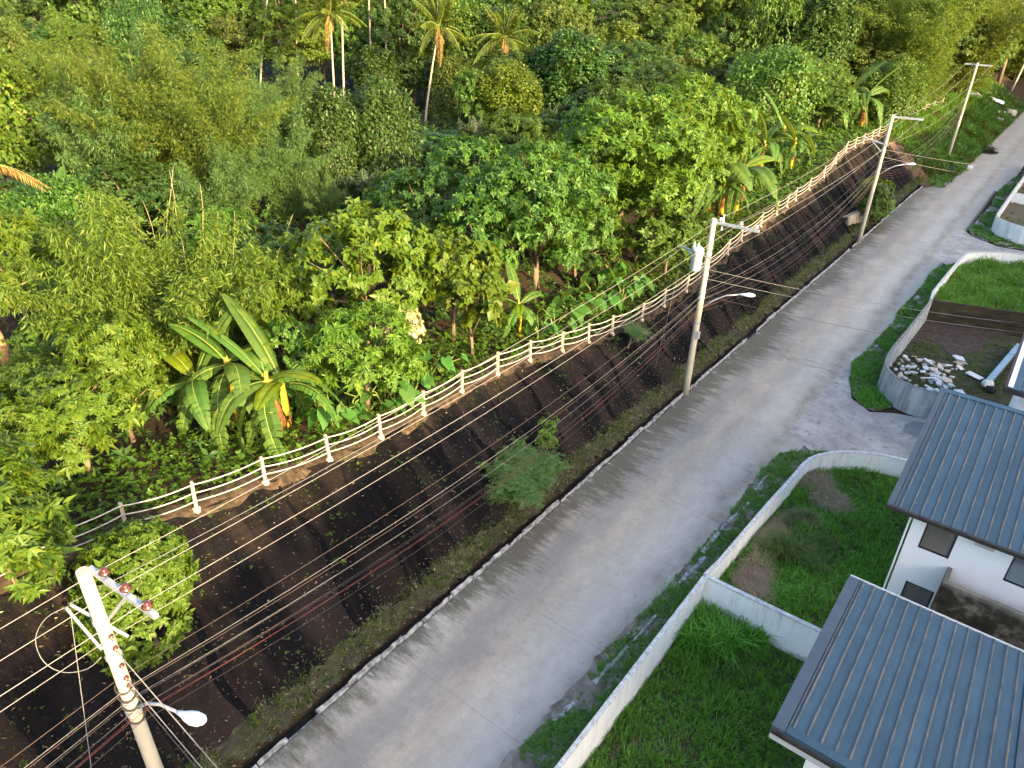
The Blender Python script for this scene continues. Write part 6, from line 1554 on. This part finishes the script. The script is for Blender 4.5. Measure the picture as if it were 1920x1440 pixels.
# ------------------------------------------------------------------ palms
def frond_mesh(seed, L, leaf, droop, mat, n=34, stiff=.5, wid=.05):
    rng = np.random.default_rng(seed); P = []; D = []; Nn = []; Ls = []
    pts = []
    for s in np.linspace(0, 1, 14):
        pts.append(np.array([L * (s - .12 * s * s), 0, L * (.32 * s * stiff * 2 - droop * s * s)]))
    pts = np.array(pts)
    for s in np.linspace(.1, .99, n):
        q = s * 13; i = min(12, int(q)); f = q - i; p = pts[i] * (1 - f) + pts[i + 1] * f; t = unit(pts[i + 1] - pts[i])
        ll = leaf * (math.sin(math.pi * min(1, s * .9 + .12)) ** .6) * rng.uniform(.85, 1.1)
        for sg in (-1, 1):
            d = unit(t * .55 + np.array([0, sg, 0]) * .8 + np.array([0, 0, -.45 - .3 * rng.random()]) + rng.normal(0, .07, 3))
            P.append(p); D.append(d); Nn.append(unit(np.array([0, -sg * .4, 1.]))); Ls.append(ll)
    V, F = leaves(np.array(P), np.array(D), np.array(Nn), np.array(Ls), wid * L / 3, .05, .25)
    b = MB(); b.tube([Vector(p) for p in pts], [.03 * L / 3 * (1 - .8 * i / 13) for i in range(14)], 4, False)
    nv = len(V); V = np.concatenate([V, np.array(b.v)]); F2 = []
    for f in b.f: F2 += [(f[0] + nv, f[1] + nv, f[2] + nv), (f[0] + nv, f[2] + nv, f[3] + nv)]
    mi = [0] * len(F) + [1] * len(F2)
    return np_mesh('frond', V, np.concatenate([F, np.array(F2)]), [mat, M['petiole']], mi)
CF = [frond_mesh(70 + i, 4.0, .95, d, LEAF['palm'], 38, st) for i, (d, st) in enumerate([(.45, .55), (.75, .5), (.3, .8)])]
CD = frond_mesh(75, 3.4, .8, .9, LEAF['drypalm'], 30, .3)
DF = [frond_mesh(80 + i, 3.2, .85, d, LEAF['palm_dark'], 34, st, .06) for i, (d, st) in enumerate([(.5, .9), (.75, .8), (.4, 1.2)])]
def coconut(x, y, z, tx, ty, tz, label, seed, twin=False):
    rng = random.Random(seed); e = empty('coconut_palm', (x, y, z), 0, label, 'palm')
    d = Vector((tx - x, ty - y, tz - z)); b = MB()
    pts = [Vector((0, 0, -.2))] + [Vector((d.x * t ** 1.25, d.y * t ** 1.25, d.z * t)) for t in (.15, .3, .5, .7, .85, 1)]
    b.tube(pts, [.2, .15, .125, .115, .105, .1, .09], 8); b.obj('trunk', M['pale_bark'], e, smooth=True)
    n = 19
    for i in range(n):
        a = i * 2.39996 + rng.uniform(-.2, .2); el = .95 - 1.5 * (i / n) + rng.uniform(-.1, .1)
        me = CF[2] if el > .45 else CF[i % 2]
        if i >= n - 1: me = CD
        o = mobj('frond', me, e, d + Vector((0, 0, .05))); o.rotation_euler = Euler((rng.uniform(-.3, .3), -el, a)); s = rng.uniform(.95, 1.3); o.scale = (s, s, s)
    b = MB()
    for k in range(7): 
        a = k * .9; b.lathe([(.02, -.12), (.1, -.06), (.12, .02), (.07, .1), (.01, .13)], 8, d + Vector((.22 * math.cos(a), .22 * math.sin(a), -.2)))
    b.obj('coconuts', M['orange_bark'], e)
for i, p in enumerate(PALMS): coconut(*p, 300 + i)
for i, (x, y, z, s, label) in enumerate(DARKPALMS):
    rng = random.Random(400 + i); e = empty('fan_palm', (x, y, z), rng.uniform(0, 6), label, 'palm')
    for k in range(15):
        o = mobj('frond', DF[k % 3], e); o.rotation_euler = Euler((rng.uniform(-.3, .3), -rng.uniform(.35, 1.25), k * 2.39996)); q = s * rng.uniform(.8, 1.15); o.scale = (q, q, q)
# dry palm hanging at the left edge and the broken stump below it
e = empty('dead_palm', DEADPALM[:3], 0, 'dead orange palm fronds hanging at the left edge of the photo', 'palm')
b = MB(); b.tube([(0, 0, 0), (.2, .1, DEADPALM[3] * .5), (.5, .3, DEADPALM[3])], [.2, .16, .14], 8); b.obj('trunk', M['pale_bark'], e, smooth=True)
for k in range(13):
    o = mobj('frond', CD, e, (.5, .3, DEADPALM[3])); o.rotation_euler = Euler((R.uniform(-.4, .4), R.uniform(-.5, .9), k * 2.4)); q = R.uniform(.7, 1.0); o.scale = (q, q, q)
b = MB(); b.tube([(0, 0, -.2), (-.15, .05, STUMP[3] * .4), (-.45, -.1, STUMP[3] * .8), (-.6, -.2, STUMP[3])], [.3, .26, .22, .13], 10)
tag(b.obj('tree_stump', M['orange_bark'], loc=STUMP[:3], smooth=True), 'tall broken tan stump at the left edge of the photo', 'stump')

# ------------------------------------------------------------------ banana plants
def banana_leaf(seed, L, Wd, rise, fall, tear, mats, fold=.35):
    """midrib arc in XZ with two blades that split into strips where torn"""
    rng = random.Random(seed); n = 16; mid = []
    for i in range(n + 1):
        s = i / n; mid.append(Vector((L * (s - .18 * s * s * (fall > .6)), 0, L * (rise * s - fall * s * s))))
    b = MB()
    for sg in (-1, 1):
        b.mi = 0; dr = 0
        for i in range(1, n):
            s0, s1 = i / n, (i + 1) / n
            if rng.random() < tear: dr = rng.uniform(.0, .9) * min(1, tear * 1.8); gap = .1
            else: gap = 0; dr *= .9
            w = lambda s: Wd / 2 * max(.05, (math.sin(math.pi * min(1, max(0, (s - .04) / .98)) ** .8)) ** .6)
            p0, p1 = mid[i], mid[i].lerp(mid[i + 1], 1 - gap)
            vs = []
            for p, s in ((p0, s0), (p1, s1)):
                ww = w(s) * (1 - (.2 * rng.random() * tear)); ang = fold - dr * 1.2
                sk = .25 * ww
                m1 = p + Vector((sk * .5, sg * ww * .5 * math.cos(fold * .6), ww * .5 * math.sin(fold * .6 - dr * .5)))
                o1 = m1 + Vector((sk * .5, sg * ww * .5 * math.cos(ang - .7), ww * .5 * math.sin(ang - .7)))
                vs += [p, m1, o1]
            b.add(vs, [(0, 1, 4, 3), (1, 2, 5, 4)] if sg > 0 else [(0, 3, 4, 1), (1, 4, 5, 2)])
    b.mi = 1
    b.tube([m - Vector((0, 0, .005)) for m in mid], [.02 * L / 2 * (1 - .85 * i / n) for i in range(n + 1)], 5, False)
    me = b.mesh('leaf', mats); return me
BL = {
 'arch': banana_leaf(1, 2.58, 0.74, .75, .85, .3, [LEAF['banana'], M['petiole']]),
 'arch2': banana_leaf(2, 2.46, 0.72, .5, .8, .6, [LEAF['banana'], M['petiole']]),
 'torn': banana_leaf(3, 2.35, 0.74, .45, .95, .8, [LEAF['banana'], M['petiole']]),
 'up': banana_leaf(4, 2.69, 0.72, .35, .25, .06, [LEAF['banana'], M['petiole']]),
 'young': banana_leaf(5, 2.02, 0.66, .5, .6, .05, [LEAF['banana_young'], M['petiole']]),
 'dead': banana_leaf(6, 1.7, .35, .1, 1.0, .5, [LEAF['banana_dry'], M['bark']], -.3)}
def banana(x, y, z, s, label, seed, dead=2, young=True):
    rng = random.Random(seed); e = empty('banana_plant', (x, y, z), rng.uniform(0, 6.28), label, 'plant', None, (s, s, s))
    H = rng.uniform(1.5, 2.0); tl = (rng.uniform(-.15, .15), rng.uniform(-.15, .15))
    b = MB(); b.tube([(0, 0, -.1), (tl[0] * .4, tl[1] * .4, H * .5), (tl[0], tl[1], H), (tl[0] * 1.2, tl[1] * 1.2, H + .35)], [.14, .11, .085, .04], 9); b.obj('stem', M['stem'], e, smooth=True)
    top = Vector((tl[0], tl[1], H + .1)); n = 9
    for i in range(n):
        a = i * 2.39996 + rng.uniform(-.3, .3); k = i / n
        kind = 'up' if i == 0 else ('young' if i == 1 and young else ('arch' if i < 4 else ('arch2' if i < 5 else 'torn')))
        pit = {'up': -.7, 'young': -.2}.get(kind, .55 * k - .12 * (1 - k)) + rng.uniform(-.12, .12)
        o = mobj('leaf', BL[kind], e, top - Vector((0, 0, .2 * k))); o.rotation_euler = Euler((rng.uniform(-.35, .35), pit, a)); q = rng.uniform(.8, 1.08); o.scale = (q, q, q)
    for i in range(dead):
        o = mobj('dead_leaf', BL['dead'], e, top - Vector((0, 0, .35))); o.rotation_euler = Euler((rng.uniform(-.3, .3), .9, rng.uniform(0, 6.28)))
        o['label'] = 'dead orange leaf'
for i, (x, y, z, s, label) in enumerate(BANANAS): banana(x, y, z, s, label, 500 + i, 6 if 'dead' in label else (1 if i not in (5, 6) else 3))

# ------------------------------------------------------------------ elephant ears
def heart_leaf(seed):
    rng = random.Random(seed); out = [(-.02, .0), (-.28, .16), (-.3, .3), (-.1, .42), (.2, .4), (.5, .26), (.8, .08), (1, 0)]
    b = MB(); vs = [(x, 0, .02 - .22 * max(0, x) ** 2) for x, _ in [(-.02, 0), (.1, 0), (.2, 0), (.35, 0), (.5, 0), (.65, 0), (.8, 0), (1, 0)]]
    n = len(vs)
    for sg in (1, -1):
        for (x, y) in out: vs.append((x, sg * y * rng.uniform(.92, 1.08), .02 - .22 * max(0, x) ** 2 + y * .22 + (.05 * math.sin(x * 9) * y)))
    fs = []
    for i in range(n - 1):
        fs.append((i, i + 1, n + i + 1, n + i)); fs.append((i, 2 * n + i, 2 * n + i + 1, i + 1))
    b.add(vs, fs); return b.mesh('leaf', LEAF['taro'], True)
HL = [heart_leaf(i) for i in range(4)]
for i, (x, y, z) in enumerate(TAROS):
    rng = random.Random(700 + i)
    far = y > 28
    e = empty('elephant_ear', (x, y, z), rng.uniform(0, 6.28), 'elephant ear plant with huge heart leaves in the patch ' + ('left of the transformer pole' if far else 'right of the big banana clump'), 'plant', 'elephant ears ' + ('left of the transformer pole' if far else 'right of the big banana clump'))
    b = MB(); n = rng.randint(6, 8); tips = []
    for k in range(n):
        a = k * 6.283 / n + rng.uniform(-.4, .4); ln = rng.uniform(.5, 1.1); h = rng.uniform(.6, 1.35)
        t = Vector((math.cos(a) * ln, math.sin(a) * ln, h)); b.tube([(0, 0, 0), Vector((t.x * .4, t.y * .4, h * .75)), t], [.035, .025, .015], 5, False); tips.append((t, a))
    b.obj('stalks', M['petiole'], e)
    for k, (t, a) in enumerate(tips):
        o = mobj('leaf', HL[k % 4], e, t); s = rng.uniform(.6, 1.05) * (1.0 if far else .72); o.scale = (s, s, s); o.rotation_euler = Euler((rng.uniform(-.5, .5), rng.uniform(.1, 1.0), a))

# ------------------------------------------------------------------ undergrowth: one tangled mass under the trees
def undergrowth():
    rng = np.random.default_rng(33); pts = []; rs = []
    r_ = random.Random(44)
    while len(pts) < 26000:
        if r_.random() < .55: x = r_.uniform(-62, -20.5); y = r_.uniform(-4, 112)
        else: x = r_.uniform(-125, -20.5); y = r_.uniform(0, 190)
        u = fence_x(y) - x
        if u < 1.5: continue
        d = -.6 * x + .8 * y
        if d < 8 or d > 190: continue
        hgt = (.4 + 1.5 * max(0, vnoise(x, y, .35, 3) + .35)) * (1 if u > 5 else .5)
        pts.append((x, y, gz(x, y) + hgt * r_.uniform(.2, 1.0))); rs.append(.7 + d / 90)
    P = np.array(pts); rs = np.array(rs)
    k = 5
    V, F = rosettes(P, unit(rng.normal(0, .6, P.shape) + np.array([.3, 0, .8])), k, np.repeat(rs, k) * .3, np.repeat(rs, k) * .12, rng, .4)
    tag(mobj('undergrowth', np_mesh('undergrowth', V, F, LEAF['deep'])), kind='stuff')
undergrowth()

# ------------------------------------------------------------------ unseen shrubs on the sunward ridge, added to shade road and houses
rk = ['round1', 'mango2', 'round2', 'vine1', 'round3', 'mango3']
k = 0
for yy in range(-75, 235, 6):
    for xx, hh in ((40.5, 2.4), (46, 2.8)):
        x = xx + R.uniform(-1.5, 1.5); y = yy + R.uniform(-2, 2); h = hh * R.uniform(.85, 1.15)
        grow('shade_ridge_shrub', rk[k % 6], 'mid', x, y, ground_z(x, y) - .3, h, R.uniform(7.5, 9), R.uniform(0, 6.28), 'low spreading shrub on the unseen ridge added to shade the road', 'shrub', 'shade shrubs on the unseen ridge')
        k += 1
